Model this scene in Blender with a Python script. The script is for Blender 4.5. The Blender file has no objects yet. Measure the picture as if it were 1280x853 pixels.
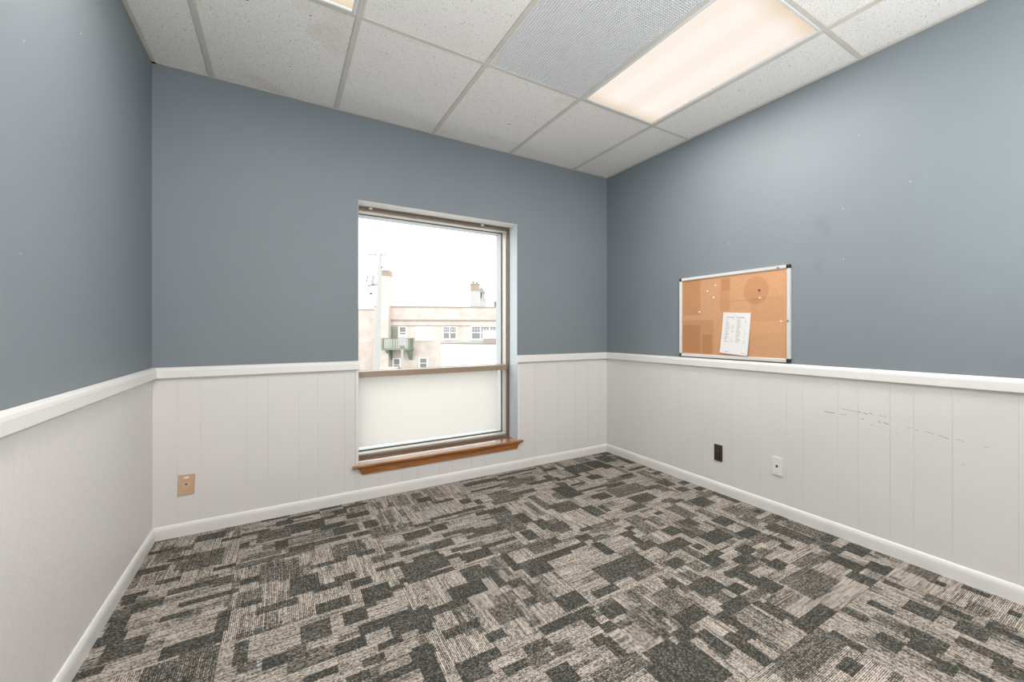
import bpy, bmesh, math, random
from mathutils import Vector, Matrix

# ----------------------------------------------------------------- camera, sky, light, exposure
scene = bpy.context.scene
COL = scene.collection
cam_data = bpy.data.cameras.new('camera')
cam = bpy.data.objects.new('camera', cam_data)
COL.objects.link(cam)
cam_data.sensor_width = 36.0
cam_data.lens = 36.0 * 550.13 / 1280.0
cam_data.shift_x = -(749.66 - 640.0) / 1280.0
cam_data.shift_y = (414.54 - 426.5) / 1280.0
cam_data.clip_start = 0.05
cam_data.clip_end = 400
cam.location = (0, 0, 1.1326)
cam.rotation_euler = (math.pi / 2, 0, -0.6269)
scene.camera = cam

vs = scene.view_settings
vs.view_transform = 'Standard'
vs.look = 'None'
vs.exposure = 0.0
vs.gamma = 1.0
vs.use_curve_mapping = False

world = bpy.data.worlds.new('overcast_sky')
scene.world = world
world.use_nodes = True
nt = world.node_tree
bg = nt.nodes['Background']
tc = nt.nodes.new('ShaderNodeTexCoord')
mp = nt.nodes.new('ShaderNodeMapping')
mp.inputs['Scale'].default_value = (2.0, 2.0, 7.0)
nz = nt.nodes.new('ShaderNodeTexNoise')
nz.inputs['Scale'].default_value = 1.6
nz.inputs['Detail'].default_value = 4.0
cr = nt.nodes.new('ShaderNodeValToRGB')
cr.color_ramp.elements[0].position = 0.3
cr.color_ramp.elements[0].color = (0.93, 0.95, 0.98, 1)
cr.color_ramp.elements[1].position = 0.7
cr.color_ramp.elements[1].color = (1, 1, 1, 1)
nt.links.new(tc.outputs['Generated'], mp.inputs['Vector'])
nt.links.new(mp.outputs['Vector'], nz.inputs['Vector'])
nt.links.new(nz.outputs['Fac'], cr.inputs['Fac'])
nt.links.new(cr.outputs['Color'], bg.inputs['Color'])
SKY = 3.3
bg.inputs['Strength'].default_value = SKY


def area_light(name, loc, target, sx, sy, power, color):
    d = bpy.data.lights.new(name, 'AREA')
    d.shape = 'RECTANGLE'
    d.size, d.size_y = sx, sy
    d.energy = power
    d.color = color
    o = bpy.data.objects.new(name, d)
    COL.objects.link(o)
    o.location = loc
    o.rotation_euler = (Vector(target) - Vector(loc)).to_track_quat('-Z', 'Y').to_euler()
    return o


# the photographer's bounced flash behind the camera
area_light('bounce_flash', (0.70, -0.80, 1.10), (0.65, -0.35, 2.6), 0.9, 0.9, 106, (1.0, 0.98, 0.955))
LAMP = 1.03          # radiance of the fluorescent lenses
TUBES = 21           # watts thrown down by one fluorescent fixture

random.seed(7)
XL, XR, YB, YR, ZC = -0.5637, 2.5011, 3.3373, -2.0, 2.5812
T = 0.12

# ----------------------------------------------------------------- helpers
class MB:
    """collects shapes, links them as one mesh object"""
    def __init__(self):
        self.v, self.f, self.m = [], [], []

    def poly(self, pts, mi=0):
        b = len(self.v)
        self.v += [tuple(p) for p in pts]
        self.f.append(tuple(range(b, b + len(pts))))
        self.m.append(mi)
        return self

    def hexa(self, p, mi=0):
        b = len(self.v)
        self.v += [tuple(q) for q in p]
        for f in ((0, 3, 2, 1), (4, 5, 6, 7), (0, 1, 5, 4), (1, 2, 6, 5), (2, 3, 7, 6), (3, 0, 4, 7)):
            self.f.append(tuple(b + i for i in f))
            self.m.append(mi)
        return self

    def box(self, x0, x1, y0, y1, z0, z1, mi=0):
        return self.hexa([(x0, y0, z0), (x1, y0, z0), (x1, y1, z0), (x0, y1, z0),
                          (x0, y0, z1), (x1, y0, z1), (x1, y1, z1), (x0, y1, z1)], mi)

    def bar(self, a, b, r, n=8, r2=None, mi=0):
        a, b = Vector(a), Vector(b)
        r2 = r if r2 is None else r2
        d = (b - a).normalized()
        u = d.orthogonal().normalized()
        w = d.cross(u)
        base = len(self.v)
        for c, rr in ((a, r), (b, r2)):
            for i in range(n):
                t = 2 * math.pi * i / n
                self.v.append(tuple(c + (u * math.cos(t) + w * math.sin(t)) * rr))
        for i in range(n):
            j = (i + 1) % n
            self.f.append((base + i, base + j, base + n + j, base + n + i)); self.m.append(mi)
        self.f.append(tuple(base + i for i in reversed(range(n)))); self.m.append(mi)
        self.f.append(tuple(base + n + i for i in range(n))); self.m.append(mi)
        return self

    def profile(self, pts, a, b, u, w, mi=0):
        """closed 2-D profile pts (p,q) -> a + u*p + w*q, swept straight from a to b"""
        a, b, u, w = Vector(a), Vector(b), Vector(u), Vector(w)
        n = len(pts)
        base = len(self.v)
        for c in (a, b):
            for p, q in pts:
                self.v.append(tuple(c + u * p + w * q))
        for i in range(n):
            j = (i + 1) % n
            self.f.append((base + i, base + j, base + n + j, base + n + i)); self.m.append(mi)
        self.f.append(tuple(base + i for i in reversed(range(n)))); self.m.append(mi)
        self.f.append(tuple(base + n + i for i in range(n))); self.m.append(mi)
        return self

    def build(self, name, mats, parent=None, smooth=False, bevel=0.0, kind=None, label=None, loc=None, segs=2):
        me = bpy.data.meshes.new(name)
        ox = Vector(loc) if loc is not None else Vector((0, 0, 0))
        me.from_pydata([tuple(Vector(q) - ox) for q in self.v], [], self.f)
        bm = bmesh.new()
        bm.from_mesh(me)
        for f, mi in zip(bm.faces, self.m):
            f.material_index = mi
        bmesh.ops.recalc_face_normals(bm, faces=bm.faces[:])
        if bevel > 0:
            bmesh.ops.bevel(bm, geom=bm.edges[:], offset=bevel, segments=segs, affect='EDGES', profile=0.5, clamp_overlap=True)
        if smooth:
            for f in bm.faces:
                f.smooth = True
        bm.to_mesh(me)
        bm.free()
        for m in (mats if isinstance(mats, (list, tuple)) else [mats]):
            me.materials.append(m)
        o = bpy.data.objects.new(name, me)
        COL.objects.link(o)
        if loc is not None:
            o.location = loc
        if parent is not None:
            o.parent = parent
            if parent.parent is None:
                o.location = Vector(o.location) - Vector(parent.location)
            else:
                o.location = Vector(o.location) - Vector(parent.location) - Vector(parent.parent.location)
        if kind:
            o['kind'] = kind
        if label:
            o['label'] = label
        return o


def thing(name, label, cat, loc=(0, 0, 0), group=None):
    o = bpy.data.objects.new(name, None)
    COL.objects.link(o)
    o.location = loc
    o.empty_display_size = 0.1
    return tag(o, label, cat, group)


def tag(o, label, cat, group=None):
    o['label'] = label
    o['category'] = cat
    if group:
        o['group'] = group
    return o


def struct(o):
    o['kind'] = 'structure'
    return o


# ----------------------------------------------------------------- materials
def new_mat(name):
    m = bpy.data.materials.new(name)
    m.use_nodes = True
    return m, m.node_tree, m.node_tree.nodes, m.node_tree.links, m.node_tree.nodes['Principled BSDF']


def mat(name, color, rough=0.6, metal=0.0, var=0.0, scale=8.0, bump=0.0, bscale=60.0, spec=0.5, stretch=None):
    m, t, N, L, b = new_mat(name)
    b.inputs['Base Color'].default_value = (*color, 1)
    b.inputs['Roughness'].default_value = rough
    b.inputs['Metallic'].default_value = metal
    b.inputs['Specular IOR Level'].default_value = spec
    geo = N.new('ShaderNodeNewGeometry')
    vec = geo.outputs['Position']
    if stretch:
        mpn = N.new('ShaderNodeMapping')
        mpn.inputs['Scale'].default_value = stretch
        L.new(vec, mpn.inputs['Vector'])
        vec = mpn.outputs['Vector']
    if var > 0:
        n = N.new('ShaderNodeTexNoise')
        n.inputs['Scale'].default_value = scale
        n.inputs['Detail'].default_value = 5
        L.new(vec, n.inputs['Vector'])
        r = N.new('ShaderNodeValToRGB')
        r.color_ramp.elements[0].position = 0.3
        r.color_ramp.elements[0].color = (*[c * (1 - var) for c in color], 1)
        r.color_ramp.elements[1].position = 0.7
        r.color_ramp.elements[1].color = (*[min(1, c * (1 + var)) for c in color], 1)
        L.new(n.outputs['Fac'], r.inputs['Fac'])
        L.new(r.outputs['Color'], b.inputs['Base Color'])
    if bump > 0:
        n2 = N.new('ShaderNodeTexNoise')
        n2.inputs['Scale'].default_value = bscale
        n2.inputs['Detail'].default_value = 4
        L.new(vec, n2.inputs['Vector'])
        bp = N.new('ShaderNodeBump')
        bp.inputs['Strength'].default_value = bump
        bp.inputs['Distance'].default_value = 0.002
        L.new(n2.outputs['Fac'], bp.inputs['Height'])
        L.new(bp.outputs['Normal'], b.inputs['Normal'])
    return m


def emis(name, color, strength):
    m, t, N, L, b = new_mat(name)
    e = N.new('ShaderNodeEmission')
    e.inputs['Color'].default_value = (*color, 1)
    e.inputs['Strength'].default_value = strength
    L.new(e.outputs[0], N['Material Output'].inputs['Surface'])
    return m


M = {}
M['blue'] = mat('blue_grey_paint', (0.207, 0.241, 0.267), 0.55, var=0.03, scale=1.6, bump=0.10, bscale=160, spec=0.35)
M['white_paint'] = mat('white_panel_paint', (0.715, 0.708, 0.695), 0.45, var=0.015, scale=2.0, bump=0.05, bscale=90)
M['wallpaper'] = mat('white_stippled_panel', (0.715, 0.706, 0.69), 0.45, var=0.03, scale=45, bump=0.25, bscale=140)
M['trim'] = mat('white_trim_gloss', (0.77, 0.765, 0.755), 0.33, var=0.01, scale=5, bump=0.03, bscale=50)
M['joint'] = mat('panel_joint', (0.70, 0.69, 0.675), 0.7)
M['grid'] = mat('aged_white_grid_metal', (0.62, 0.60, 0.55), 0.5, var=0.05, scale=6)
M['reveal_daylight'] = mat('jamb_blue_painted_daylight', (0.62, 0.685, 0.73), 0.5)  # the walls' blue, lightened: window brightness on the jambs is put into the colour
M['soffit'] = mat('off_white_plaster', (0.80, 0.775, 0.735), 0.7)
M['filler'] = mat('white_filler_dot', (0.5, 0.52, 0.52), 0.7)
M['plenum'] = mat('dark_plenum', (0.05, 0.05, 0.05), 0.9)
M['fixture'] = mat('white_enamel', (0.70, 0.72, 0.74), 0.35)
M['louver'] = mat('white_louver_plastic', (0.72, 0.74, 0.755), 0.45)
M['bronze'] = mat('bronze_aluminium', (0.33, 0.25, 0.185), 0.42, metal=0.15, var=0.06, scale=20)
M['dark_bronze'] = mat('dark_bronze_aluminium', (0.15, 0.115, 0.088), 0.45, metal=0.1)
M['champagne'] = mat('champagne_aluminium', (0.62, 0.56, 0.49), 0.4, metal=0.2)
M['gasket'] = mat('dark_gasket', (0.05, 0.05, 0.045), 0.6)
M['outer_frame'] = mat('grey_outer_frame', (0.42, 0.45, 0.45), 0.5)
M['black'] = mat('black_plastic', (0.015, 0.015, 0.017), 0.4)
M['alu'] = mat('silver_anodised_frame', (0.72, 0.72, 0.71), 0.35, metal=0.25)
M['brown_plate'] = mat('brown_bakelite', (0.045, 0.028, 0.022), 0.35)
M['brown_dark'] = mat('dark_brown_plastic', (0.02, 0.013, 0.011), 0.35)
M['white_plastic'] = mat('white_plate_plastic', (0.80, 0.785, 0.77), 0.35)
M['beige_plastic'] = mat('beige_plate_plastic', (0.60, 0.40, 0.25), 0.4, var=0.05, scale=30)
M['screw'] = mat('screw_metal', (0.45, 0.42, 0.38), 0.35, metal=0.8)
M['pin_white'] = mat('white_pin', (0.82, 0.80, 0.77), 0.35)
M['pin_blue'] = mat('dark_blue_pin', (0.06, 0.05, 0.22), 0.35)
M['paper'] = mat('paper', (0.78, 0.78, 0.78), 0.8)
M['ink'] = mat('grey_print', (0.42, 0.42, 0.42), 0.8)
M['scuff'] = mat('grey_scuff', (0.36, 0.34, 0.31), 0.7)
M['scuff_rust'] = mat('rust_scuff', (0.30, 0.16, 0.09), 0.7)
M['stain'] = mat('brown_ceiling_spot', (0.16, 0.09, 0.06), 0.9)


def ceiling_tile_mat(name, stain):
    m, t, N, L, b = new_mat(name)
    b.inputs['Roughness'].default_value = 0.9
    b.inputs['Specular IOR Level'].default_value = 0.2
    geo = N.new('ShaderNodeNewGeometry')
    n1 = N.new('ShaderNodeTexNoise'); n1.inputs['Scale'].default_value = 95; n1.inputs['Detail'].default_value = 3
    L.new(geo.outputs['Position'], n1.inputs['Vector'])
    r1 = N.new('ShaderNodeValToRGB')
    e = r1.color_ramp.elements
    e[0].position = 0.29; e[0].color = (0.52, 0.51, 0.49, 1)
    e[1].position = 0.38; e[1].color = (0.85, 0.845, 0.835, 1)
    L.new(n1.outputs['Fac'], r1.inputs['Fac'])
    n3 = N.new('ShaderNodeTexNoise'); n3.inputs['Scale'].default_value = 220; n3.inputs['Detail'].default_value = 2
    L.new(geo.outputs['Position'], n3.inputs['Vector'])
    r3 = N.new('ShaderNodeValToRGB')
    r3.color_ramp.elements[0].position = 0.35; r3.color_ramp.elements[0].color = (0.86, 0.86, 0.86, 1)
    r3.color_ramp.elements[1].position = 0.65; r3.color_ramp.elements[1].color = (1.1, 1.1, 1.1, 1)
    L.new(n3.outputs['Fac'], r3.inputs['Fac'])
    mu = N.new('ShaderNodeMix'); mu.data_type = 'RGBA'; mu.blend_type = 'MULTIPLY'; mu.inputs[0].default_value = 1
    L.new(r1.outputs['Color'], mu.inputs[6]); L.new(r3.outputs['Color'], mu.inputs[7])
    n2 = N.new('ShaderNodeTexNoise'); n2.inputs['Scale'].default_value = 2.6; n2.inputs['Detail'].default_value = 3
    L.new(geo.outputs['Position'], n2.inputs['Vector'])
    r2 = N.new('ShaderNodeValToRGB')
    r2.color_ramp.elements[0].position = 0.58; r2.color_ramp.elements[0].color = (1, 1, 1, 1)
    r2.color_ramp.elements[1].position = 0.78; r2.color_ramp.elements[1].color = (1 - 0.10 * stain, 1 - 0.14 * stain, 1 - 0.2 * stain, 1)
    L.new(n2.outputs['Fac'], r2.inputs['Fac'])
    m2 = N.new('ShaderNodeMix'); m2.data_type = 'RGBA'; m2.blend_type = 'MULTIPLY'; m2.inputs[0].default_value = 1
    L.new(mu.outputs[2], m2.inputs[6]); L.new(r2.outputs['Color'], m2.inputs[7])
    L.new(m2.outputs[2], b.inputs['Base Color'])
    bp = N.new('ShaderNodeBump'); bp.inputs['Strength'].default_value = 0.45; bp.inputs['Distance'].default_value = 0.002
    L.new(n1.outputs['Fac'], bp.inputs['Height'])
    L.new(bp.outputs['Normal'], b.inputs['Normal'])
    return m


M['tile_clean'] = ceiling_tile_mat('mineral_fibre_tile', 0.35)
M['tile_stained'] = ceiling_tile_mat('stained_mineral_fibre_tile', 1.3)


def wood_mat(name, coat, ior):
    m, t, N, L, b = new_mat(name)
    b.inputs['Roughness'].default_value = 0.28
    b.inputs['Coat Weight'].default_value = coat
    b.inputs['Coat IOR'].default_value = ior
    b.inputs['Coat Roughness'].default_value = 0.08
    geo = N.new('ShaderNodeNewGeometry')
    mpn = N.new('ShaderNodeMapping'); mpn.inputs['Scale'].default_value = (2.2, 40, 55)
    L.new(geo.outputs['Position'], mpn.inputs['Vector'])
    n = N.new('ShaderNodeTexNoise'); n.inputs['Scale'].default_value = 3; n.inputs['Detail'].default_value = 6; n.inputs['Distortion'].default_value = 0.8
    L.new(mpn.outputs['Vector'], n.inputs['Vector'])
    r = N.new('ShaderNodeValToRGB')
    e = r.color_ramp.elements
    e[0].position = 0.33; e[0].color = (0.20, 0.068, 0.016, 1)
    e[1].position = 0.68; e[1].color = (0.48, 0.195, 0.058, 1)
    L.new(n.outputs['Fac'], r.inputs['Fac'])
    L.new(r.outputs['Color'], b.inputs['Base Color'])
    bp = N.new('ShaderNodeBump'); bp.inputs['Strength'].default_value = 0.15; bp.inputs['Distance'].default_value = 0.001
    L.new(n.outputs['Fac'], bp.inputs['Height']); L.new(bp.outputs['Normal'], b.inputs['Normal'])
    return m


M['oak'] = wood_mat('varnished_oak', 0.3, 1.5)
M['oak_polished'] = wood_mat('lacquered_oak', 1.0, 3.2)


def cork_mat():
    """cork with unfaded patches where papers once hung; UV x runs along the board, y up"""
    m, t, N, L, b = new_mat('cork_with_fade_marks')
    b.inputs['Roughness'].default_value = 0.85
    uv = N.new('ShaderNodeUVMap')
    sep = N.new('ShaderNodeSeparateXYZ'); L.new(uv.outputs['UV'], sep.inputs[0])

    def math_(op, a, bb, cl=False):
        n = N.new('ShaderNodeMath'); n.operation = op; n.use_clamp = cl
        for i, q in enumerate((a, bb)):
            if isinstance(q, (int, float)):
                n.inputs[i].default_value = q
            elif q is not None:
                L.new(q, n.inputs[i])
        return n.outputs[0]

    def edge(v, lo, hi):
        a = math_('MULTIPLY', math_('SUBTRACT', v, lo), 110.0, True)
        c = math_('MULTIPLY', math_('SUBTRACT', hi, v), 110.0, True)
        return math_('MULTIPLY', a, c)
    X, Y = sep.outputs[0], sep.outputs[1]
    tot = None
    for x0, x1, y0, y1, w in ((0.02, 0.22, 0.52, 0.985, 0.55), (0.0, 0.36, 0.03, 0.46, 0.45), (0.02, 0.22, 0.03, 0.40, 0.5),
                              (0.235, 0.34, 0.02, 0.28, 0.6), (0.415, 0.515, 0.55, 0.95, 0.4), (0.43, 0.52, 0.80, 0.96, 0.4),
                              (0.69, 0.97, 0.42, 0.70, 0.25), (0.50, 0.79, 0.66, 0.68, 0.5), (0.665, 0.985, 0.02, 0.30, 0.15)):
        q = math_('MULTIPLY', math_('MULTIPLY', edge(X, x0, x1), edge(Y, y0, y1)), w)
        tot = q if tot is None else math_('ADD', tot, q)
    dx = math_('MULTIPLY', math_('SUBTRACT', X, 0.742), 1.53)
    dy = math_('SUBTRACT', Y, 0.775)
    rr = math_('SQRT', math_('ADD', math_('MULTIPLY', dx, dx), math_('MULTIPLY', dy, dy)), 0)
    circ = math_('MULTIPLY', math_('MULTIPLY', math_('SUBTRACT', 0.165, rr), 90.0, True), 0.5)
    tot = math_('MINIMUM', math_('ADD', tot, circ), 1.0)
    n = N.new('ShaderNodeTexNoise'); n.inputs['Scale'].default_value = 160; n.inputs['Detail'].default_value = 4
    g = N.new('ShaderNodeNewGeometry'); L.new(g.outputs['Position'], n.inputs['Vector'])
    mix = N.new('ShaderNodeMix'); mix.data_type = 'RGBA'
    mix.inputs[6].default_value = (0.60, 0.33, 0.178, 1)
    mix.inputs[7].default_value = (0.46, 0.215, 0.092, 1)
    L.new(tot, mix.inputs[0])
    r = N.new('ShaderNodeValToRGB')
    r.color_ramp.elements[0].position = 0.3; r.color_ramp.elements[0].color = (0.9, 0.89, 0.87, 1)
    r.color_ramp.elements[1].position = 0.7; r.color_ramp.elements[1].color = (1.06, 1.06, 1.06, 1)
    L.new(n.outputs['Fac'], r.inputs['Fac'])
    mu = N.new('ShaderNodeMix'); mu.data_type = 'RGBA'; mu.blend_type = 'MULTIPLY'; mu.inputs[0].default_value = 1
    L.new(mix.outputs[2], mu.inputs[6]); L.new(r.outputs['Color'], mu.inputs[7])
    L.new(mu.outputs[2], b.inputs['Base Color'])
    return m


M['cork'] = cork_mat()


def carpet_mat():
    """loop pile: UV x runs across the tufted rows, y along them; 'tone' is the yarn colour of the woven block"""
    m, t, N, L, b = new_mat('loop_pile_carpet')
    b.inputs['Roughness'].default_value = 0.95
    b.inputs['Specular IOR Level'].default_value = 0.1
    uv = N.new('ShaderNodeUVMap')
    at = N.new('ShaderNodeAttribute'); at.attribute_name = 'tone'
    sep = N.new('ShaderNodeSeparateXYZ'); L.new(uv.outputs['UV'], sep.inputs[0])

    def math_(op, *a, cl=False):
        n = N.new('ShaderNodeMath'); n.operation = op; n.use_clamp = cl
        for i, q in enumerate(a):
            if isinstance(q, (int, float)):
                n.inputs[i].default_value = q
            else:
                L.new(q, n.inputs[i])
        return n.outputs[0]
    PITCH = 0.0062
    row = math_('DIVIDE', sep.outputs[0], PITCH)
    fr = math_('FRACT', row)
    ridge = math_('SINE', math_('MULTIPLY', fr, math.pi))          # 0 in the gap, 1 on the row
    cx = N.new('ShaderNodeCombineXYZ')
    L.new(math_('FLOOR', row), cx.inputs[0]); L.new(math_('MULTIPLY', sep.outputs[1], 6.0), cx.inputs[1])
    nr = N.new('ShaderNodeTexNoise'); nr.inputs['Scale'].default_value = 0.83; nr.inputs['Detail'].default_value = 1
    L.new(cx.outputs[0], nr.inputs['Vector'])                        # row to row streaks
    streak = math_('MULTIPLY', math_('SUBTRACT', nr.outputs['Fac'], 0.47), 2.2)
    nl = N.new('ShaderNodeTexWhiteNoise'); nl.noise_dimensions = '2D'
    lp = N.new('ShaderNodeCombineXYZ')
    L.new(math_('FLOOR', math_('MULTIPLY', row, 1.5)), lp.inputs[0]); L.new(math_('FLOOR', math_('DIVIDE', sep.outputs[1], 0.0055)), lp.inputs[1])
    L.new(lp.outputs[0], nl.inputs['Vector'])                        # single loops
    loop = math_('MULTIPLY', math_('SUBTRACT', nl.outputs['Value'], 0.5), 0.70)
    tone = at.outputs['Fac']
    lightness = math_('ADD', tone, loop)
    lightness = math_('ADD', lightness, math_('MULTIPLY', streak, math_('ADD', math_('MULTIPLY', tone, 0.55), 0.12)))
    lightness = math_('SUBTRACT', lightness, math_('MULTIPLY', math_('SUBTRACT', 1.0, ridge), math_('ADD', math_('MULTIPLY', tone, 0.75), 0.1)))
    r = N.new('ShaderNodeValToRGB')
    e = r.color_ramp.elements
    e[0].position = 0.0; e[0].color = (0.042, 0.043, 0.038, 1)
    e[1].position = 1.0; e[1].color = (0.60, 0.535, 0.475, 1)
    k = e.new(0.30); k.color = (0.100, 0.098, 0.086, 1)
    k = e.new(0.62); k.color = (0.275, 0.245, 0.213, 1)
    L.new(math_('MULTIPLY', lightness, 1.0, cl=True), r.inputs['Fac'])
    L.new(r.outputs['Color'], b.inputs['Base Color'])
    bp = N.new('ShaderNodeBump'); bp.inputs['Strength'].default_value = 0.6; bp.inputs['Distance'].default_value = 0.002
    L.new(math_('ADD', ridge, nl.outputs['Value']), bp.inputs['Height'])
    L.new(bp.outputs['Normal'], b.inputs['Normal'])
    return m


M['carpet'] = carpet_mat()
M['backing'] = mat('carpet_backing', (0.03, 0.03, 0.03), 0.9)


def diffuser_mat():
    """acrylic lens over two fluorescent tubes: brightest under the tubes, weaker towards its ends"""
    m, t, N, L, b = new_mat('lit_fluorescent_lens')
    uv = N.new('ShaderNodeUVMap')
    sep = N.new('ShaderNodeSeparateXYZ'); L.new(uv.outputs['UV'], sep.inputs[0])

    def math_(op, *a, cl=False):
        n = N.new('ShaderNodeMath'); n.operation = op; n.use_clamp = cl
        for i, q in enumerate(a):
            if isinstance(q, (int, float)):
                n.inputs[i].default_value = q
            else:
                L.new(q, n.inputs[i])
        return n.outputs[0]
    cosx = math_('COSINE', math_('MULTIPLY', math_('SUBTRACT', sep.outputs[0], 0.30), 2 * math.pi / 0.42))
    tube = math_('MULTIPLY', math_('ADD', cosx, 1.0), 0.5)
    d = math_('ABSOLUTE', math_('SUBTRACT', sep.outputs[1], 0.5))
    end = math_('MULTIPLY', math_('SUBTRACT', 0.5, d), 9.0, cl=True)
    w = math_('MULTIPLY', end, math_('ADD', math_('MULTIPLY', tube, 0.28), 0.72))
    r = N.new('ShaderNodeValToRGB')
    e = r.color_ramp.elements
    e[0].position = 0.05; e[0].color = (0.80, 0.64, 0.46, 1)
    e[1].position = 1.0; e[1].color = (1.0, 0.915, 0.835, 1)
    k = e.new(0.5); k.color = (0.92, 0.80, 0.69, 1)
    L.new(w, r.inputs['Fac'])
    em = N.new('ShaderNodeEmission')
    em.inputs['Strength'].default_value = LAMP
    L.new(r.outputs['Color'], em.inputs['Color'])
    L.new(em.outputs[0], N['Material Output'].inputs['Surface'])
    return m


M['lens'] = diffuser_mat()


def glass_mat():
    m, t, N, L, b = new_mat('clear_window_glass')
    tr = N.new('ShaderNodeBsdfTransparent'); tr.inputs['Color'].default_value = (0.97, 0.985, 0.98, 1)
    gl = N.new('ShaderNodeBsdfGlossy'); gl.inputs['Roughness'].default_value = 0.02
    fr = N.new('ShaderNodeFresnel'); fr.inputs['IOR'].default_value = 1.05
    mx = N.new('ShaderNodeMixShader')
    L.new(fr.outputs[0], mx.inputs[0]); L.new(tr.outputs[0], mx.inputs[1]); L.new(gl.outputs[0], mx.inputs[2])
    L.new(mx.outputs[0], N['Material Output'].inputs['Surface'])
    return m


M['glass'] = glass_mat()


def frost_mat():
    m, t, N, L, b = new_mat('frosted_window_film')
    tl = N.new('ShaderNodeBsdfTranslucent'); tl.inputs['Color'].default_value = (0.80, 0.775, 0.75, 1)
    df = N.new('ShaderNodeBsdfDiffuse'); df.inputs['Color'].default_value = (0.85, 0.84, 0.83, 1)
    mx = N.new('ShaderNodeMixShader'); mx.inputs[0].default_value = 0.35
    L.new(tl.outputs[0], mx.inputs[1]); L.new(df.outputs[0], mx.inputs[2])
    L.new(mx.outputs[0], N['Material Output'].inputs['Surface'])
    return m


M['frost'] = frost_mat()


def smudged_blue():
    m = M['blue'].copy()
    m.name = 'blue_grey_paint_smudged'
    N, L = m.node_tree.nodes, m.node_tree.links
    b = N['Principled BSDF']
    src = b.inputs['Base Color'].links[0].from_socket
    geo = [n for n in N if n.type == 'NEW_GEOMETRY'][0]
    tot = None
    for c, rad in (((XR, 1.290, 1.755), 0.075), ((XR, 1.262, 1.700), 0.05), ((XR, 1.31, 1.50), 0.05)):
        d = N.new('ShaderNodeVectorMath'); d.operation = 'DISTANCE'
        d.inputs[1].default_value = c
        L.new(geo.outputs['Position'], d.inputs[0])
        mr = N.new('ShaderNodeMapRange'); mr.interpolation_type = 'SMOOTHSTEP'
        mr.inputs[1].default_value = 0.0; mr.inputs[2].default_value = rad
        mr.inputs[3].default_value = 0.13; mr.inputs[4].default_value = 0.0
        L.new(d.outputs['Value'], mr.inputs[0])
        if tot is None:
            tot = mr.outputs[0]
        else:
            a = N.new('ShaderNodeMath'); a.operation = 'MAXIMUM'
            L.new(tot, a.inputs[0]); L.new(mr.outputs[0], a.inputs[1]); tot = a.outputs[0]
    mx = N.new('ShaderNodeMix'); mx.data_type = 'RGBA'
    mx.inputs[7].default_value = (0.08, 0.085, 0.09, 1)
    L.new(tot, mx.inputs[0]); L.new(src, mx.inputs[6]); L.new(mx.outputs[2], b.inputs['Base Color'])
    return m


M['blue_smudged'] = smudged_blue()

# ----------------------------------------------------------------- the room shell
floor = struct(MB().box(XL - T, XR + T, YR - T, YB + 0.40, -0.25, -0.008).build('floor', M['backing']))
WIN = (0.420, 1.5775, 0.222, 2.016)       # opening x0, x1, z0, z1
WY = 3.74                                  # outer face of the window wall
wb = MB()
wb.box(XL - T, WIN[0], YB, WY, 0, 2.72)
wb.box(WIN[1], XR + T, YB, WY, 0, 2.72)
wb.box(WIN[0], WIN[1], YB, WY, 0, WIN[2])
wb.box(WIN[0], WIN[1], YB, WY, WIN[3], 2.72)
wall_back = struct(wb.build('wall_back', M['blue']))
wall_left = struct(MB().box(XL - T, XL, YR - T, YB, 0, 2.72).build('wall_left', M['blue']))
wall_right = struct(MB().box(XR, XR + T, YR - T, YB, 0, 2.72).build('wall_right', M['blue_smudged']))
wall_rear = struct(MB().box(XL, XR, YR - T, YR, 0, 2.72).build('wall_rear', M['blue']))
ceiling = struct(MB().box(XL - T, XR + T, YR - T, WY, 2.72, 2.80).build('ceiling', M['plenum']))

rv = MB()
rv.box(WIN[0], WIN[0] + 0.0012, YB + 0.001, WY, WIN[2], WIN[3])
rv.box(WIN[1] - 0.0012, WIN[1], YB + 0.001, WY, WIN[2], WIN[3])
rv.build('jamb_reveal', M['reveal_daylight'], wall_back)
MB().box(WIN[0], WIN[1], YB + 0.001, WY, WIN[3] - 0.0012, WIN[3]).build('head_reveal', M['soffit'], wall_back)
nh = MB()
for y, z in ((1.935, 1.742), (1.175, 1.808), (1.172, 1.53), (0.855, 1.87), (1.09, 2.18)):
    nh.bar((XR, y, z), (XR - 0.0008, y, z), 0.0032, 8, 0.002)
nh.build('filler_dot', M['filler'], wall_right, kind='stuff')
nh = MB()
for y, z in ((2.02, 2.42), (2.30, 2.17), (1.88, 1.92), (1.86, 1.34)):
    nh.bar((XL, y, z), (XL + 0.0008, y, z), 0.0028, 8, 0.002)
nh.build('filler_dot', M['filler'], wall_left, kind='stuff')

# --- wainscot: grooved white planks between baseboard and chair rail
ZP0, ZP1 = 0.004, 0.905
back_left = [XL, -0.461, -0.367, -0.166, -0.063, 0.089, 0.190, 0.341, 0.400, WIN[0]]
back_low = [WIN[0], 0.541, 0.690, 0.792, 0.944, 1.045, 1.191, 1.296, 1.448, WIN[1]]
back_right = [WIN[1], 1.601, 1.735, 1.964, 2.136, 2.275, 2.402, XR]
right_edges = [YB, 3.28, 3.12, 3.02, 2.883, 2.751, 2.612, 2.497, 2.400, 2.310, 2.160, 2.060, 1.910, 1.686, 1.501, 1.399,
               1.196, 1.093, 0.941, 0.838, 0.685, 0.461, 0.360, 0.158, 0.055, -0.100, -0.202, -0.405, -0.507, -0.660,
               -0.762, -0.965, -1.067, -1.220, -1.322, -1.525, -1.627, -1.780, -1.882, YR]
GAP = 0.0014
PT = 0.0065


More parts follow.
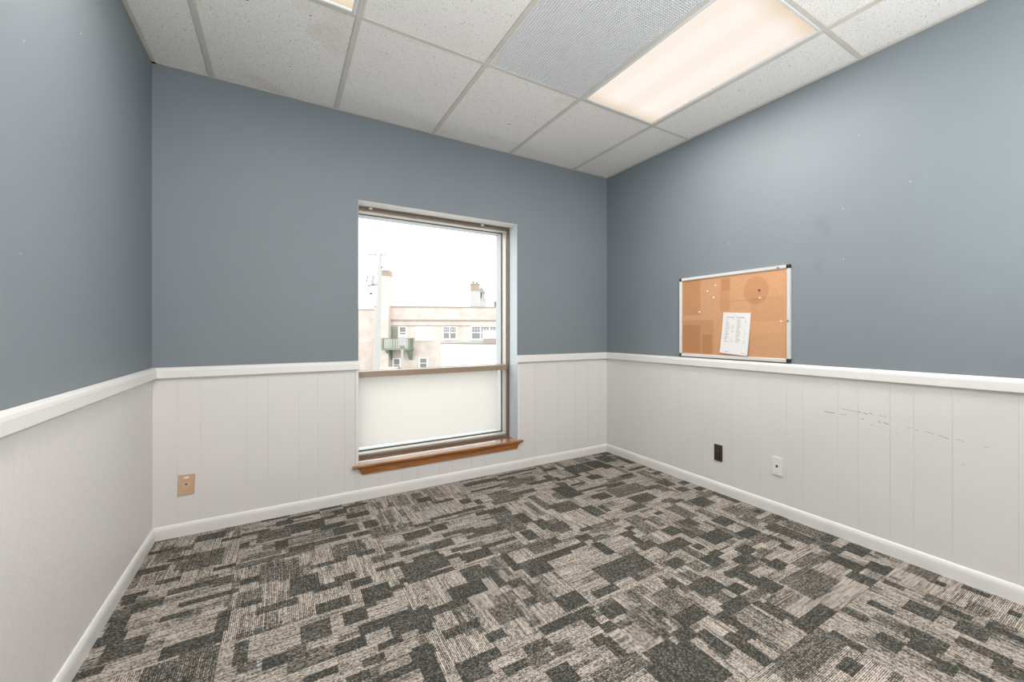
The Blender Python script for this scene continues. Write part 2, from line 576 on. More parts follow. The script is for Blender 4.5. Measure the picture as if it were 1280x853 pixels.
def chamfer_plank_back(x0, x1, z0, z1):
    a, bb, y0, y1, c = x0 + GAP / 2, x1 - GAP / 2, YB - 0.0022, YB - PT, 0.0005
    return MB().profile([(a, y0), (a, y1 + c), (a + c, y1), (bb - c, y1), (bb, y1 + c), (bb, y0)],
                        (0, 0, z0), (0, 0, z1), (1, 0, 0), (0, 1, 0))


def chamfer_plank_right(y0, y1, z0, z1):
    a, bb, x0, x1, c = y0 + GAP / 2, y1 - GAP / 2, XR - 0.0022, XR - PT, 0.0005
    return MB().profile([(a, x0), (a, x1 + c), (a + c, x1), (bb - c, x1), (bb, x1 + c), (bb, x0)],
                        (0, 0, z0), (0, 0, z1), (0, 1, 0), (1, 0, 0))


bk = MB()
bk.box(XL, WIN[0], YB - 0.0052, YB + 0.0005, 0, ZP1)
bk.box(WIN[1], XR, YB - 0.0052, YB + 0.0005, 0, ZP1)
bk.box(WIN[0], WIN[1], YB - 0.0052, YB + 0.0005, 0, WIN[2] - 0.005)
bk.build('panel_backing', M['joint'], wall_back)
MB().box(XR - 0.0052, XR + 0.0005, YR, YB - 0.002, 0, ZP1).build('panel_backing', M['joint'], wall_right)
for edges, top in ((back_left, ZP1), (back_low, WIN[2] - 0.006), (back_right, ZP1)):
    for x0, x1 in zip(edges, edges[1:]):
        chamfer_plank_back(x0, x1, ZP0, top).build('plank', M['white_paint'], wall_back)
for y1, y0 in zip(right_edges, right_edges[1:]):
    chamfer_plank_right(y0, y1, ZP0, ZP1).build('plank', M['white_paint'], wall_right)
MB().box(XL, XL + 0.004, YR, YB - PT, ZP0, ZP1).build('wainscot_panel', M['wallpaper'], wall_left)
# narrow corner beads where the panelling ends at the window
for x0, x1 in ((0.402, WIN[0] + 0.0005), (WIN[1] - 0.0005, 1.599)):
    MB().box(x0, x1, YB - 0.011, YB - 0.004, 0.245, 0.876).build('corner_bead', M['trim'], wall_back, bevel=0.002)

# --- chair rail (rounded upper edge) and baseboards
RAIL = [(0, 0.876), (0.017, 0.876), (0.021, 0.880), (0.021, 0.916), (0.019, 0.926), (0.014, 0.933), (0.006, 0.9365), (0, 0.9365)]
BASE = [(0, 0.0), (0.013, 0.0), (0.013, 0.042), (0.0125, 0.052), (0.0105, 0.061), (0.008, 0.067), (0.0055, 0.071), (0, 0.072)]
o1 = PT - 0.001
r1 = MB().profile(RAIL, (XL, YB - o1, 0), (0.4245, YB - o1, 0), (0, -1, 0), (0, 0, 1)).build('trim_1', M['trim'])
r2 = MB().profile(RAIL, (1.5715, YB - o1, 0), (XR, YB - o1, 0), (0, -1, 0), (0, 0, 1)).build('trim_2', M['trim'])
r3 = MB().profile(RAIL, (XR - o1, YR, 0), (XR - o1, YB, 0), (-1, 0, 0), (0, 0, 1)).build('trim_3', M['trim'])
r4 = MB().profile(RAIL, (XL + 0.003, YR, 0), (XL + 0.003, YB, 0), (1, 0, 0), (0, 0, 1)).build('trim_4', M['trim'])
b1 = MB().profile(BASE, (XL, YB - o1, 0), (XR, YB - o1, 0), (0, -1, 0), (0, 0, 1)).build('baseboard_back', M['trim'])
b2 = MB().profile(BASE, (XR - o1, YR, 0), (XR - o1, YB, 0), (-1, 0, 0), (0, 0, 1)).build('baseboard_right', M['trim'])
b3 = MB().profile(BASE, (XL + 0.003, YR, 0), (XL + 0.003, YB, 0), (1, 0, 0), (0, 0, 1)).build('baseboard_left', M['trim'])
for o in (r1, r2, r3, r4, b1, b2, b3):
    struct(o)

# --- scuffs left by furniture on the right hand planks
sc_ = MB()
for y0, z0, y1, z1, w, mi in (
        (1.271, 0.680, 1.215, 0.677, .003, 1), (1.180, 0.707, 1.100, 0.703, .002, 0), (1.190, 0.676, 1.150, 0.678, .002, 0),
        (1.095, 0.704, 1.080, 0.703, .004, 0), (1.068, 0.702, 1.045, 0.699, .004, 0), (1.035, 0.705, 1.022, 0.700, .004, 0),
        (0.990, 0.700, 0.975, 0.698, .002, 0), (0.968, 0.703, 0.960, 0.696, .005, 0), (0.995, 0.668, 0.985, 0.665, .005, 0),
        (0.972, 0.668, 0.948, 0.661, .005, 0), (1.075, 0.672, 1.067, 0.668, .005, 0), (1.030, 0.645, 1.020, 0.644, .003, 0),
        (0.910, 0.628, 0.905, 0.625, .003, 0), (0.930, 0.604, 0.925, 0.601, .002, 0), (0.870, 0.660, 0.850, 0.658, .0012, 0),
        (0.830, 0.655, 0.822, 0.653, .003, 0), (0.790, 0.655, 0.755, 0.648, .0025, 0), (0.740, 0.647, 0.700, 0.637, .003, 0),
        (0.672, 0.640, 0.655, 0.638, .0015, 0), (0.655, 0.636, 0.640, 0.633, .002, 0), (0.575, 0.628, 0.560, 0.627, .002, 0),
        (0.650, 0.536, 0.642, 0.528, .0025, 0)):
    x = XR - PT - 0.0003
    sc_.hexa([(x, y0, z0 - w / 2), (x, y1, z1 - w / 2), (x + 0.0004, y1, z1 - w / 2), (x + 0.0004, y0, z0 - w / 2),
              (x, y0, z0 + w / 2), (x, y1, z1 + w / 2), (x + 0.0004, y1, z1 + w / 2), (x + 0.0004, y0, z0 + w / 2)], mi)
sc_.build('scuff_mark', [M['scuff'], M['scuff_rust']], wall_right, kind='stuff', label='grey and rusty scuffs on the white planks')

# ----------------------------------------------------------------- carpet tiles
RECTS = '-553,2910,-451,2958,0;-560,3153,-443,3169,0;-371,3195,-255,3263,0;-363,2824,-254,3016,1;-450,2999,-379,3006,0;-449,2755,-378,2783,0;-250,2764,-177,2767,0;-250,3121,-176,3145,0;-448,3105,-374,3156,1;-560,3318,-453,3334,0;-559,2690,-472,2716,0;-532,2629,-506,2678,0;-491,2552,-405,2596,0;-386,2612,-250,2650,0;-245,2588,-177,2648,1;-339,2473,-154,2504,0;-384,2406,-287,2420,0;-555,2508,-489,2527,0;-525,2403,-493,2493,0;-552,2340,-473,2393,0;-490,2213,-419,2327,0;-339,2127,-181,2181,0;-187,2185,-180,2327,0;-545,2163,-488,2184,0;-278,1959,-206,2096,1;-371,3062,-333,3140,3;42,3242,196,3266,0;197,3280,314,3312,0;-82,3308,43,3318,0;-13,3168,42,3242,0;29,3021,199,3128,0;-171,3143,-51,3147,0;-167,2962,-139,3023,0;-80,2970,26,3116,1;-11,2840,41,2935,0;43,2840,269,2916,2;42,2782,280,2795,0;255,2835,347,2932,0;192,2960,309,3010,0;-161,2799,-8,2800,1;-158,2722,124,2746,1;268,3158,339,3220,0;195,3130,275,3153,0;328,3242,455,3257,0;328,3047,447,3112,0;330,2758,429,2800,0;404,2842,453,2931,0;-67,2492,-2,2685,1;-2,2460,65,2672,1;-149,2552,-80,2553,0;126,2507,254,2535,0;251,2538,341,2645,1;310,2512,391,2549,0;214,2289,265,2350,0;253,2217,329,2265,0;121,2289,214,2292,0;374,2395,451,2448,1;371,2297,487,2331,0;445,2471,541,2500,0;546,2558,663,2619,0;497,2377,651,2420,0;556,2281,625,2322,0;501,2220,604,2246,0;435,2128,581,2161,0;424,2668,510,2813,1;631,2689,731,2717,0;51,2299,129,2452,0;-79,2226,53,2265,0;-136,2326,-73,2350,0;123,2139,237,2145,0;283,2066,386,2161,0;306,2094,447,2108,0;-123,2096,1,2109,1;61,1937,151,2026,0;125,2090,228,2113,0;217,1945,302,2040,0;249,1859,427,1907,0;355,1762,469,1876,0;19,1785,125,1853,1;94,1787,237,1838,1;-44,1862,25,1907,0;24,1889,69,1912,1;173,1773,237,1838,0;223,1677,297,1692,0;280,1731,357,1746,0;363,1609,448,1646,0;246,1567,422,1576,0;-113,1937,-108,2058,0;-109,1870,-72,1925,1;65,1705,150,1714,0;167,1631,238,1642,0;287,1939,449,2017,3;600,2548,664,2626,0;637,2357,745,2421,0;563,2391,655,2424,1;744,2727,1054,2755,0;704,2562,802,2635,0;739,2469,899,2491,0;840,2374,1064,2445,0;979,2558,1155,2653,0;774,2558,1042,2621,3;749,2397,883,2432,3;857,2217,1034,2234,0;709,2267,798,2300,0;666,2225,731,2241,0;542,2302,645,2304,0;735,2162,857,2198,0;1097,3038,1315,3048,0;1312,2993,1557,3069,1;1494,2918,1721,2959,0;1097,3169,1343,3225,0;1334,3139,1472,3176,0;1387,3244,1693,3254,0;944,2748,1055,2756,0;1047,2804,1073,2886,0;1725,3145,1844,3183,0;1663,2929,1703,3044,0;1925,2946,2051,3136,0;1891,2879,1904,3102,0;1662,2783,1708,2836,0;1704,2886,1881,2907,0;1726,2725,1843,2750,0;1938,2748,2012,2845,0;1696,2588,1950,2622,0;1718,2445,1842,2467,0;1597,2555,1690,2767,0;2127,2963,2233,3145,0;1388,2081,1568,2090,0;1157,2054,1223,2102,0;1048,2011,1169,2099,1;1206,1945,1316,1965,0;1314,1978,1387,2031,0;1367,1944,1464,1949,1;1338,1811,1365,1929,0;1060,1907,1206,1957,0;1285,2803,1470,2849,0;1137,2736,1299,2758,0;1156,2773,1294,2908,1;1369,2472,1405,2719,1;1160,2360,1218,2507,0;1099,2152,1147,2276,0;1225,2226,1265,2354,0;1260,2165,1349,2254,0;1431,2371,1545,2499,0;1565,2200,1622,2357,0;1297,2418,1321,2642,1;825,2982,937,3000,0;757,3054,815,3129,0;958,2870,1026,2935,0;1065,2301,1141,2576,1;496,2106,640,2287,0;730,2136,872,2202,0;578,2134,745,2146,3;695,1945,762,2079,0;794,1844,814,2025,0;593,1857,729,1937,0;489,1815,634,1855,0;893,1930,926,2084,0;952,1822,1038,1965,0;825,1801,884,1844,0;746,1722,819,1774,1;828,1642,900,1687,0;939,1535,1038,1614,0;890,1618,942,1773,1;705,1602,783,1709,1;491,1645,616,1690,0;622,1535,683,1579,0;428,1722,470,1764,0;447,1869,484,1896,0;801,1455,1020,1494,0;786,1517,817,1551,1;707,1394,791,1434,0;603,1358,706,1366,0;695,1322,756,1385,1;484,1391,562,1431,0;482,1455,624,1493,0;392,1495,419,1663,0;787,1332,848,1376,1;919,1292,974,1311,0;714,1210,790,1281,0;975,1379,988,1466,0;1736,2408,1845,2487,0;1879,2371,2143,2489,1;1910,2206,2077,2294,0;1759,2133,1915,2186,0;1925,2539,2071,2586,0;2135,2341,2264,2377,0;2327,2449,2337,2699,1;2295,2305,2367,2438,0;2012,2623,2245,2684,1;2141,2657,2259,2698,0;2173,2915,2264,2981,0;2302,2761,2513,2765,0;2282,2863,2336,2877,0;2437,2901,2501,3115,0;2284,3043,2380,3226,0;2399,3227,2489,3292,0;2399,2565,2480,2601,0;2408,2267,2502,2315,0;2310,2172,2366,2250,0;2404,2121,2515,2164,0;2346,2027,2419,2098,1;2086,2055,2195,2086,0;2215,1903,2317,2040,0;2439,1828,2485,2030,0;2008,1844,2076,2035,1;1882,1985,1919,2026,0;2120,1724,2168,1896,1;2090,1654,2191,1728,0;1915,1766,2001,1829,0;2277,1687,2369,1811,1;2409,1627,2452,1672,0;2256,1560,2322,1660,1;1767,1742,1836,1827,0;1836,1655,1863,1765,0;2017,1493,2056,1657,1;1869,1543,2017,1628,0;1765,1541,1804,1599,0;1672,1985,1770,2057,1;1672,1835,1739,1980,1;1605,1932,1654,1968,0;1468,2064,1626,2103,1;1591,2198,1625,2279,0;1671,2213,1683,2309,0;1383,1947,1460,1981,1;1532,1887,1604,1917,0;1557,1770,1574,1864,0;1341,1779,1382,1907,0;1527,1723,1622,1772,0;1606,1620,1765,1695,0;1685,1456,1727,1598,1;1395,1723,1485,1770,1;1209,1595,1462,1695,0;1515,1501,1593,1557,0;1590,1418,1660,1469,1;1697,1394,1764,1478,0;1762,1455,1830,1495,0;1912,1375,1993,1434,0;1974,1320,2042,1370,1;1812,1316,1921,1377,0;1926,1190,1952,1294,0;2064,1437,2195,1509,1;2067,1488,2186,1541,0;1693,1291,1813,1329,0;2261,1414,2320,1480,0;2428,1505,2469,1549,0;2172,1343,2204,1431,0;1216,1590,1447,1692,0;1516,1511,1604,1558,0;1323,1510,1338,1567,0;1403,1381,1455,1441,0;1425,1326,1454,1388,1;1471,1263,1588,1341,0;1594,1183,1650,1252,0;1318,1178,1379,1390,1;1258,1178,1379,1242,0;1466,1123,1587,1174,0;1393,1093,1496,1145,0;1418,982,1442,1150,0;1603,984,1615,1112,0;1588,1119,1720,1161,1;1717,1114,1804,1192,0;1673,1280,1785,1313,0;1713,1186,1765,1269,0;1932,1190,1953,1273,0;1473,944,1550,1098,2;1329,882,1374,1043,0;1347,995,1424,1031,0;1261,996,1303,1113,0;1049,1387,1139,1440,0;996,1333,1043,1367,0;1048,1309,1105,1340,1;1127,1202,1194,1372,1;1195,1270,1252,1322,0;1150,1172,1179,1213,0;1184,1116,1256,1169,0;1035,1028,1150,1137,0;998,942,1200,1089,0;1146,919,1178,1031,0;970,1188,976,1294,0;921,1300,975,1310,0;825,1127,1012,1182,1;1090,1519,1205,1562,0;1264,1413,1295,1477,1;1595,1405,1645,1483,1;2378,1198,2484,1260,0;2285,1106,2346,1189,0;2365,1026,2474,1105,0;2440,1487,2482,1553,0;2394,1258,2462,1466,1;2275,1254,2347,1486,0;2209,965,2263,1119,0;2280,875,2342,963,0;2025,1125,2201,1182,1;2126,1275,2185,1318,0;1914,1202,1998,1251,0;1828,993,2050,1114,1;2125,874,2187,980,0;1626,949,1652,1080,0;2202,778,2228,863,0;1999,747,1999,829,0;1900,649,1933,773,1;2060,638,2150,719,0;2194,551,2207,638,0;2075,493,2168,560,0;2001,403,2031,534,0;2196,392,2197,499,0;1849,786,1861,872,0;1672,716,1680,825,0;1764,637,1824,718,0;1739,692,1748,763,1;1884,552,1941,658,0;1830,554,1887,633,0;1791,490,1835,554,0;1835,414,1867,500,0;1610,885,1809,939,0;1377,782,1658,854,1;1519,694,1598,729,0;1939,358,2003,425,0;2380,685,2408,744,0;2446,546,2460,638,0;2393,738,2487,827,1;2379,428,2397,472,0'
RT = []
for q in RECTS.split(';'):
    x0, y0, x1, y1, t_ = [int(k) for k in q.split(',')]
    w_, h_ = x1 - x0, y1 - y0
    w2_, h2_ = (w_ * 1.1, max(h_ * 1.42, 44)) if w_ > h_ else (max(w_ * 1.42, 44), h_ * 1.1)
    if t_ == 3:
        w2_, h2_ = w_, h_
    c, d = (x0 + x1) / 2, (y0 + y1) / 2
    x0, x1, y0, y1 = c - w2_ / 2, c + w2_ / 2, d - h2_ / 2, d + h2_ / 2
    RT.append((x0 / 1000, y0 / 1000, x1 / 1000, y1 / 1000, (0.20, 0.43, 0.60, 0.88)[t_] + (random.uniform(-0.06, 0.07) if t_ == 0 else random.uniform(-0.05, 0.05))))
TS = 0.6103
TX0, TY0 = -0.7870, 2.7060
KN = 44
cell = TS / KN


def carpet_tile(i, j):
    x0, y0 = TX0 + i * TS, TY0 + j * TS
    cx0, cx1 = max(x0 + 0.0004, XL + 0.004), min(x0 + TS - 0.0004, XR - 0.004)
    cy0, cy1 = max(y0 + 0.0004, YR), min(y0 + TS - 0.0004, YB - 0.006)
    if cx1 - cx0 < 0.01 or cy1 - cy0 < 0.01:
        return
    alongY = (i + j) % 2 == 0
    rnd = random.Random(100 * i + j + 5)
    near = [r for r in RT if r[2] > x0 and r[0] < x0 + TS and r[3] > y0 and r[1] < y0 + TS]
    tones = [[0.86] * KN for _ in range(KN)]           # [a along rows][b across rows]
    # the weave's own soft blocks under the strong ones
    for _ in range(30):
        a0, b0 = rnd.randrange(-5, KN), rnd.randrange(-2, KN)
        la, lb = rnd.randint(5, 17), rnd.randint(2, 6)
        tv = rnd.choice((0.72, 0.78, 0.93, 0.97, 0.50, 0.42, 0.58))
        a0, la, b0, lb = max(0, a0), la + min(0, a0), max(0, b0), lb + min(0, b0)
        for a in range(a0, min(KN, a0 + la)):
            for b_ in range(b0, min(KN, b0 + lb)):
                tones[a][b_] = tv
    seen = y0 > 0.25 and len(near) > 3
    if not seen:
        for _ in range(30):
            a0, b0 = rnd.randrange(-4, KN), rnd.randrange(-2, KN)
            la, lb = rnd.randint(5, 15), rnd.randint(3, 8)
            tv = rnd.choice((0.16, 0.16, 0.40))
            for a in range(max(0, a0), min(KN, a0 + la)):
                for b_ in range(max(0, b0), min(KN, b0 + lb)):
                    tones[a][b_] = tv
    for rx0, ry0, rx1, ry1, tv in near:
        if alongY:
            a0, a1, b0, b1_ = ry0 - y0, ry1 - y0, rx0 - x0, rx1 - x0
        else:
            a0, a1, b0, b1_ = rx0 - x0, rx1 - x0, ry0 - y0, ry1 - y0
        for a in range(max(0, round(a0 / cell)), min(KN, round(a1 / cell))):
            for b_ in range(max(0, round(b0 / cell)), min(KN, round(b1_ / cell))):
                tones[a][b_] = tv
    mb, tl, uvs = MB(), [], []
    dz = rnd.uniform(0, 0.0004)
    ca = (cy0 - y0, cy1 - y0) if alongY else (cx0 - x0, cx1 - x0)
    cb = (cx0 - x0, cx1 - x0) if alongY else (cy0 - y0, cy1 - y0)
    for b_ in range(KN):
        v0, v1 = max(cb[0], b_ * cell), min(cb[1], (b_ + 1) * cell)
        if v1 <= v0:
            continue
        a = 0
        while a < KN:
            e = a
            while e + 1 < KN and tones[e + 1][b_] == tones[a][b_]:
                e += 1
            u0, u1 = max(ca[0], a * cell), min(ca[1], (e + 1) * cell)
            if u1 > u0:
                q = [(u0, v0), (u1, v0), (u1, v1), (u0, v1)]
                pts = [(v, u, dz) if alongY else (u, v, dz) for u, v in q]
                if alongY:
                    pts.reverse(); q.reverse()
                mb.poly(pts); tl.append(tones[a][b_]); uvs += [(v + i * 0.7, u + j * 1.3) for u, v in q]
            a = e + 1
    # the cut edge down to the backing
    lx0, lx1, ly0, ly1 = cx0 - x0, cx1 - x0, cy0 - y0, cy1 - y0
    for p, q in (((lx0, ly0), (lx1, ly0)), ((lx1, ly0), (lx1, ly1)), ((lx1, ly1), (lx0, ly1)), ((lx0, ly1), (lx0, ly0))):
        mb.poly([(p[0], p[1], -0.008), (q[0], q[1], -0.008), (q[0], q[1], dz), (p[0], p[1], dz)], 1)
        tl.append(0.16); uvs += [(0, 0)] * 4
    me = bpy.data.meshes.new('carpet_tile')
    me.from_pydata(mb.v, [], mb.f)
    for p, mi in zip(me.polygons, mb.m):
        p.material_index = mi
    ul = me.uv_layers.new(name='UVMap')
    for k, uv in enumerate(uvs):
        ul.data[k].uv = uv
    at = me.attributes.new('tone', 'FLOAT', 'FACE')
    at.data.foreach_set('value', tl)
    me.materials.append(M['carpet']); me.materials.append(M['backing'])
    o = bpy.data.objects.new('carpet_tile', me)
    COL.objects.link(o)
    o.location = (x0, y0, 0)
    o.parent = floor


for j in range(1, -9, -1):
    for i in range(6):
        carpet_tile(i, j)

# ----------------------------------------------------------------- suspended ceiling
GX = [-0.3175 + 0.61 * k for k in range(5)]
GY = [2.294, 1.074, -0.146, -1.366]
xs = [XL] + GX + [XR]
ys = [YB] + GY + [YR]
HW = 0.0118                                   # half width of a tee
LIGHTS = {(4, 1): 0, (1, 1): 1, (4, 3): 2, (1, 3): 3}   # (column, row) of the lit panels
VENT = (3, 1)
for x in GX:                                  # tees running towards the window
    for ya, yb in zip(ys, ys[1:]):
        MB().box(x - HW, x + HW, yb + HW, ya - HW, ZC, ZC + 0.004).box(x - 0.001, x + 0.001, yb + HW, ya - HW, ZC + 0.004, ZC + 0.035).build('cross_tee', M['grid'], ceiling)
for y in GY:                                  # main tees
    MB().box(XL, XR, y - HW, y + HW, ZC - 0.0004, ZC + 0.004).box(XL, XR, y - 0.001, y + 0.001, ZC + 0.004, ZC + 0.04).build('main_tee', M['grid'], ceiling)
for a, b_ in (((XL, YB - 0.018), (XR, YB)), ((XL, YR), (XL + 0.018, YB)), ((XR - 0.018, YR), (XR, YB))):
    MB().box(a[0], b_[0], a[1], b_[1], ZC - 0.0006, ZC + 0.003).build('wall_angle', M['grid'], ceiling)
for ci in range(6):
    for ri in range(5):
        if (ci, ri) in LIGHTS or (ci, ri) == VENT:
            continue
        x0, x1, y0, y1 = xs[ci] + 0.003, xs[ci + 1] - 0.003, ys[ri + 1] + 0.003, ys[ri] - 0.003
        z = ZC + 0.0045
        c_ = 0.004
        mb = MB()
        mb.box(x0, x1, y0, y1, z + 0.001 + random.uniform(0, 0.001), z + 0.016)
        o = mb.build('ceiling_tile', M['tile_stained'] if (ci, ri) in ((1, 0), (3, 0)) else M['tile_clean'], ceiling)
sp = MB()
for x, y, rx, ry in ((1.30, 2.87, .012, .004), (1.285, 2.872, .006, .003), (0.30 - 0.42, 2.47, .008, .004), (0.11, 2.42, .006, .004), (0.07, 2.53, .004, .003), (0.04, 2.95, .005, .003)):
    sp.poly([(x + rx * math.cos(t) * (0.8 + 0.3 * math.sin(3 * t)), y + ry * math.sin(t), ZC + 0.0053) for t in [k * math.pi / 5 for k in range(10)]])
sp.build('stain_spot', M['stain'], ceiling, kind='stuff', label='small brown spots on the ceiling tiles')


def ceiling_light(ci, ri, label):
    x0, x1, y0, y1 = xs[ci] + HW + 0.0005, xs[ci + 1] - HW - 0.0005, ys[ri + 1] + HW + 0.0005, ys[ri] - HW - 0.0005
    cx_, cy_ = (x0 + x1) / 2, (y0 + y1) / 2
    t = thing('ceiling_light', label, 'light', (cx_, cy_, ZC))
    z0, z1, w = ZC - 0.003, ZC + 0.010, 0.020
    PR = [(0, z0 - ZC + 0.004), (0.004, z0 - ZC), (w - 0.006, z0 - ZC), (w - 0.003, z0 - ZC + 0.003), (w, z0 - ZC + 0.008), (w, 0.012), (0, 0.012)]
    fr = MB()
    fr.profile(PR, (x0, y0, ZC), (x0, y1, ZC), (1, 0, 0), (0, 0, 1))
    fr.profile(PR, (x1, y0, ZC), (x1, y1, ZC), (-1, 0, 0), (0, 0, 1))
    fr.profile(PR, (x0 + w, y0, ZC), (x1 - w, y0, ZC), (0, 1, 0), (0, 0, 1))
    fr.profile(PR, (x0 + w, y1, ZC), (x1 - w, y1, ZC), (0, -1, 0), (0, 0, 1))
    fr.build('frame', M['fixture'], t)
    MB().box(x0, x1, y0, y1, ZC + 0.016, ZC + 0.09).build('housing', M['fixture'], t)
    d = MB().box(x0 + w, x1 - w, y0 + w, y1 - w, ZC + 0.006, ZC + 0.011).build('diffuser', M['lens'], t)
    ul = d.data.uv_layers.new(name='UVMap')
    for lp in d.data.loops:
        v = d.data.vertices[lp.vertex_index].co
        wx, wy = v.x + 0, v.y + 0
        ul.data[lp.index].uv = ((wx - x0) / (x1 - x0), (wy - y0) / (y1 - y0))
    lamp = area_light('fluorescent_tubes', (cx_, cy_, ZC - 0.006), (cx_, cy_, 0), x1 - x0 - 2 * w, y1 - y0 - 2 * w, TUBES, (1.0, 0.95, 0.89))
    lamp.rotation_euler = (0, 0, 0)
    return t


ceiling_light(4, 1, 'large lit fluorescent ceiling panel beside the square louver grille')
ceiling_light(1, 1, 'lit fluorescent ceiling panel cut off by the top edge, nearest the left wall')
# unseen repeats of these fixtures behind the viewer, added to brighten the room
ceiling_light(4, 3, 'added unseen ceiling light panel behind the viewer, near the right wall')
ceiling_light(1, 3, 'added unseen ceiling light panel behind the viewer, near the left wall')

# --- egg-crate return air grille
ci, ri = VENT
x0, x1, y0, y1 = xs[ci] + HW, xs[ci + 1] - HW, ys[ri + 1] + HW, ys[ri] - HW
vent = thing('ceiling_vent', 'white egg-crate air return grille in the ceiling beside the lit panel', 'vent', ((x0 + x1) / 2, (y0 + y1) / 2, ZC))
g = MB()
n1, n2, bw = 46, 95, 0.0026
za, zb = ZC + 0.0015, ZC + 0.0140
for k in range(n1 + 1):
    x = x0 + 0.002 + (x1 - x0 - 0.004) * k / n1
    g.box(x - bw / 2, x + bw / 2, y0, y1, za, zb)
for k in range(n2 + 1):
    y = y0 + 0.002 + (y1 - y0 - 0.004) * k / n2
    g.box(x0, x1, y - bw / 2, y + bw / 2, za + 0.0002, zb)
g.build('egg_crate_louver', M['louver'], vent, kind='stuff')
M['duct'] = mat('grey_duct_lining', (0.17, 0.175, 0.18), 0.7)
MB().box(x0, x1, y0, y1, ZC + 0.05, ZC + 0.06).build('duct_back', M['duct'], vent)
fr = MB()
fr.box(x0 - 0.001, x0 + 0.001, y0, y1, ZC + 0.014, ZC + 0.05).box(x1 - 0.001, x1 + 0.001, y0, y1, ZC + 0.014, ZC + 0.05)
fr.box(x0, x1, y0 - 0.001, y0 + 0.001, ZC + 0.014, ZC + 0.05).box(x0, x1, y1 - 0.001, y1 + 0.001, ZC + 0.014, ZC + 0.05)
fr.build('duct_side', M['duct'], vent)

# ----------------------------------------------------------------- the window
window = bpy.data.objects.new('window_1', None)
COL.objects.link(window)
window.location = (1.0, 3.5, 0.24)
struct(window)
wx0, wx1, wz0, wz1 = WIN[0], WIN[1], 0.249, WIN[3]


def ring(x0, x1, z0, z1, t, ya, yb, tb=None, tt=None):
    tb = t if tb is None else tb
    tt = t if tt is None else tt
    m = MB()
    m.box(x0, x0 + t, ya, yb, z0, z1)
    m.box(x1 - t, x1, ya, yb, z0, z1)
    m.box(x0 + t, x1 - t, ya, yb, z0, z0 + tb)
    m.box(x0 + t, x1 - t, ya, yb, z1 - tt, z1)
    return m


ring(wx0 + .001, wx1 - .001, wz0 - 0.014, wz1 - .001, 0.009, 3.487, 3.620, tb=0.017, tt=0.020).build('frame', M['dark_bronze'], window)
ring(wx0 + .0105, wx1 - .0105, wz0 + 0.0035, wz1 - .0215, 0.008, 3.525, 3.597, tb=0.009).build('glazing_stop', M['champagne'], window)
ring(wx0 + .0105, wx1 - .0105, wz0 + 0.0035, wz1 - .0215, 0.011, 3.598, 3.606, tb=0.015).build('gasket', M['gasket'], window)
ring(wx0 + .0105, wx1 - .0105, wz0 + 0.0035, wz1 - .0215, 0.014, 3.614, 3.72, tb=0.018).build('outer_stop', M['outer_frame'], window)
MZ0, MZ1 = 0.806, 0.848
MB().box(wx0 + .0105, wx1 - .0105, 3.500, 3.600, MZ0, MZ1).box(wx0 + .0105, wx1 - .0105, 3.613, 3.66, MZ0 + 0.004, MZ1 - 0.004).build('mullion', M['bronze'], window, bevel=0.001)
MB().box(wx0 + .0105, wx1 - .0105, 3.598, 3.606, MZ0 - 0.003, MZ1 + 0.004).build('mullion_gasket', M['champagne'], window)
MB().box(wx0 + .0205, wx1 - .0205, 3.607, 3.612, MZ1 - 0.006, wz1 - 0.029).build('glass_pane', M['glass'], window)
pane = MB().box(wx0 + .0205, wx1 - .0205, 3.607, 3.612, wz0 + 0.016, MZ0 + 0.006).build('glass_pane', M['glass'], window)
MB().box(wx0 + .022, wx1 - .052, 3.6125, 3.6129, wz0 + 0.040, MZ0 + 0.006).build('frosted_film', M['frost'], window)
# varnished stool with its apron
st = MB()
ZS = 0.2365
st.box(WIN[0] + 0.0005, WIN[1] - 0.0005, 3.325, 3.487, 0.223, ZS)
st.build('stool', M['oak_polished'], window)
nose = [(0, 0.0), (0, 0.0162), (0.017, 0.0162), (0.0205, 0.0145), (0.022, 0.0115), (0.022, 0.0035), (0.020, 0.0)]
MB().profile(nose, (0.384, 3.3255, 0.2205), (1.618, 3.3255, 0.2205), (0, -1, 0), (0, 0, 1)).build('stool_nosing', M['oak'], window)
ap = MB()
ya, yb = 3.3305, 3.3165
ap.hexa([(0.442, ya, 0.170), (1.570, ya, 0.170), (1.592, ya, 0.2203), (0.414, ya, 0.2203),
         (0.442, yb + .004, 0.172), (1.570, yb + .004, 0.172), (1.592, yb, 0.2203), (0.414, yb, 0.2203)])
ap.build('apron', M['oak'], window, bevel=0.0015)
hk = MB()
for x in (0.515, 1.335):
    hk.box(x - 0.010, x + 0.010, 3.470, 3.4868, 1.9985, 2.0095)
hk.build('blind_clip', M['white_plastic'], window, bevel=0.001)

# ----------------------------------------------------------------- cork board, its papers and pins
cy0, cy1, cz0, cz1 = 1.476, 2.383, 0.9445, 1.538
board = thing('cork_board', 'silver framed cork notice board with black corners on the blue wall', 'notice board', (XR, (cy0 + cy1) / 2, cz0))
fw = 0.0215
cb_ = MB().box(XR - 0.011, XR - 0.001, cy0 + 0.01, cy1 - 0.01, cz0 + 0.01, cz1 - 0.01).build('cork_panel', M['cork'], board)
ul = cb_.data.uv_layers.new(name='UVMap')
for lp in cb_.data.loops:
    w_ = cb_.matrix_world @ cb_.data.vertices[lp.vertex_index].co
    v = cb_.data.vertices[lp.vertex_index].co
    ul.data[lp.index].uv = ((cy1 - 0.01 - v.y) / (cy1 - cy0 - 0.02), (v.z - cz0 - 0.01) / (cz1 - cz0 - 0.02))
FP = [(0, 0), (0.017, 0), (0.0195, 0.002), (0.0195, fw - 0.004), (0.0165, fw), (0.010, fw), (0, fw)]
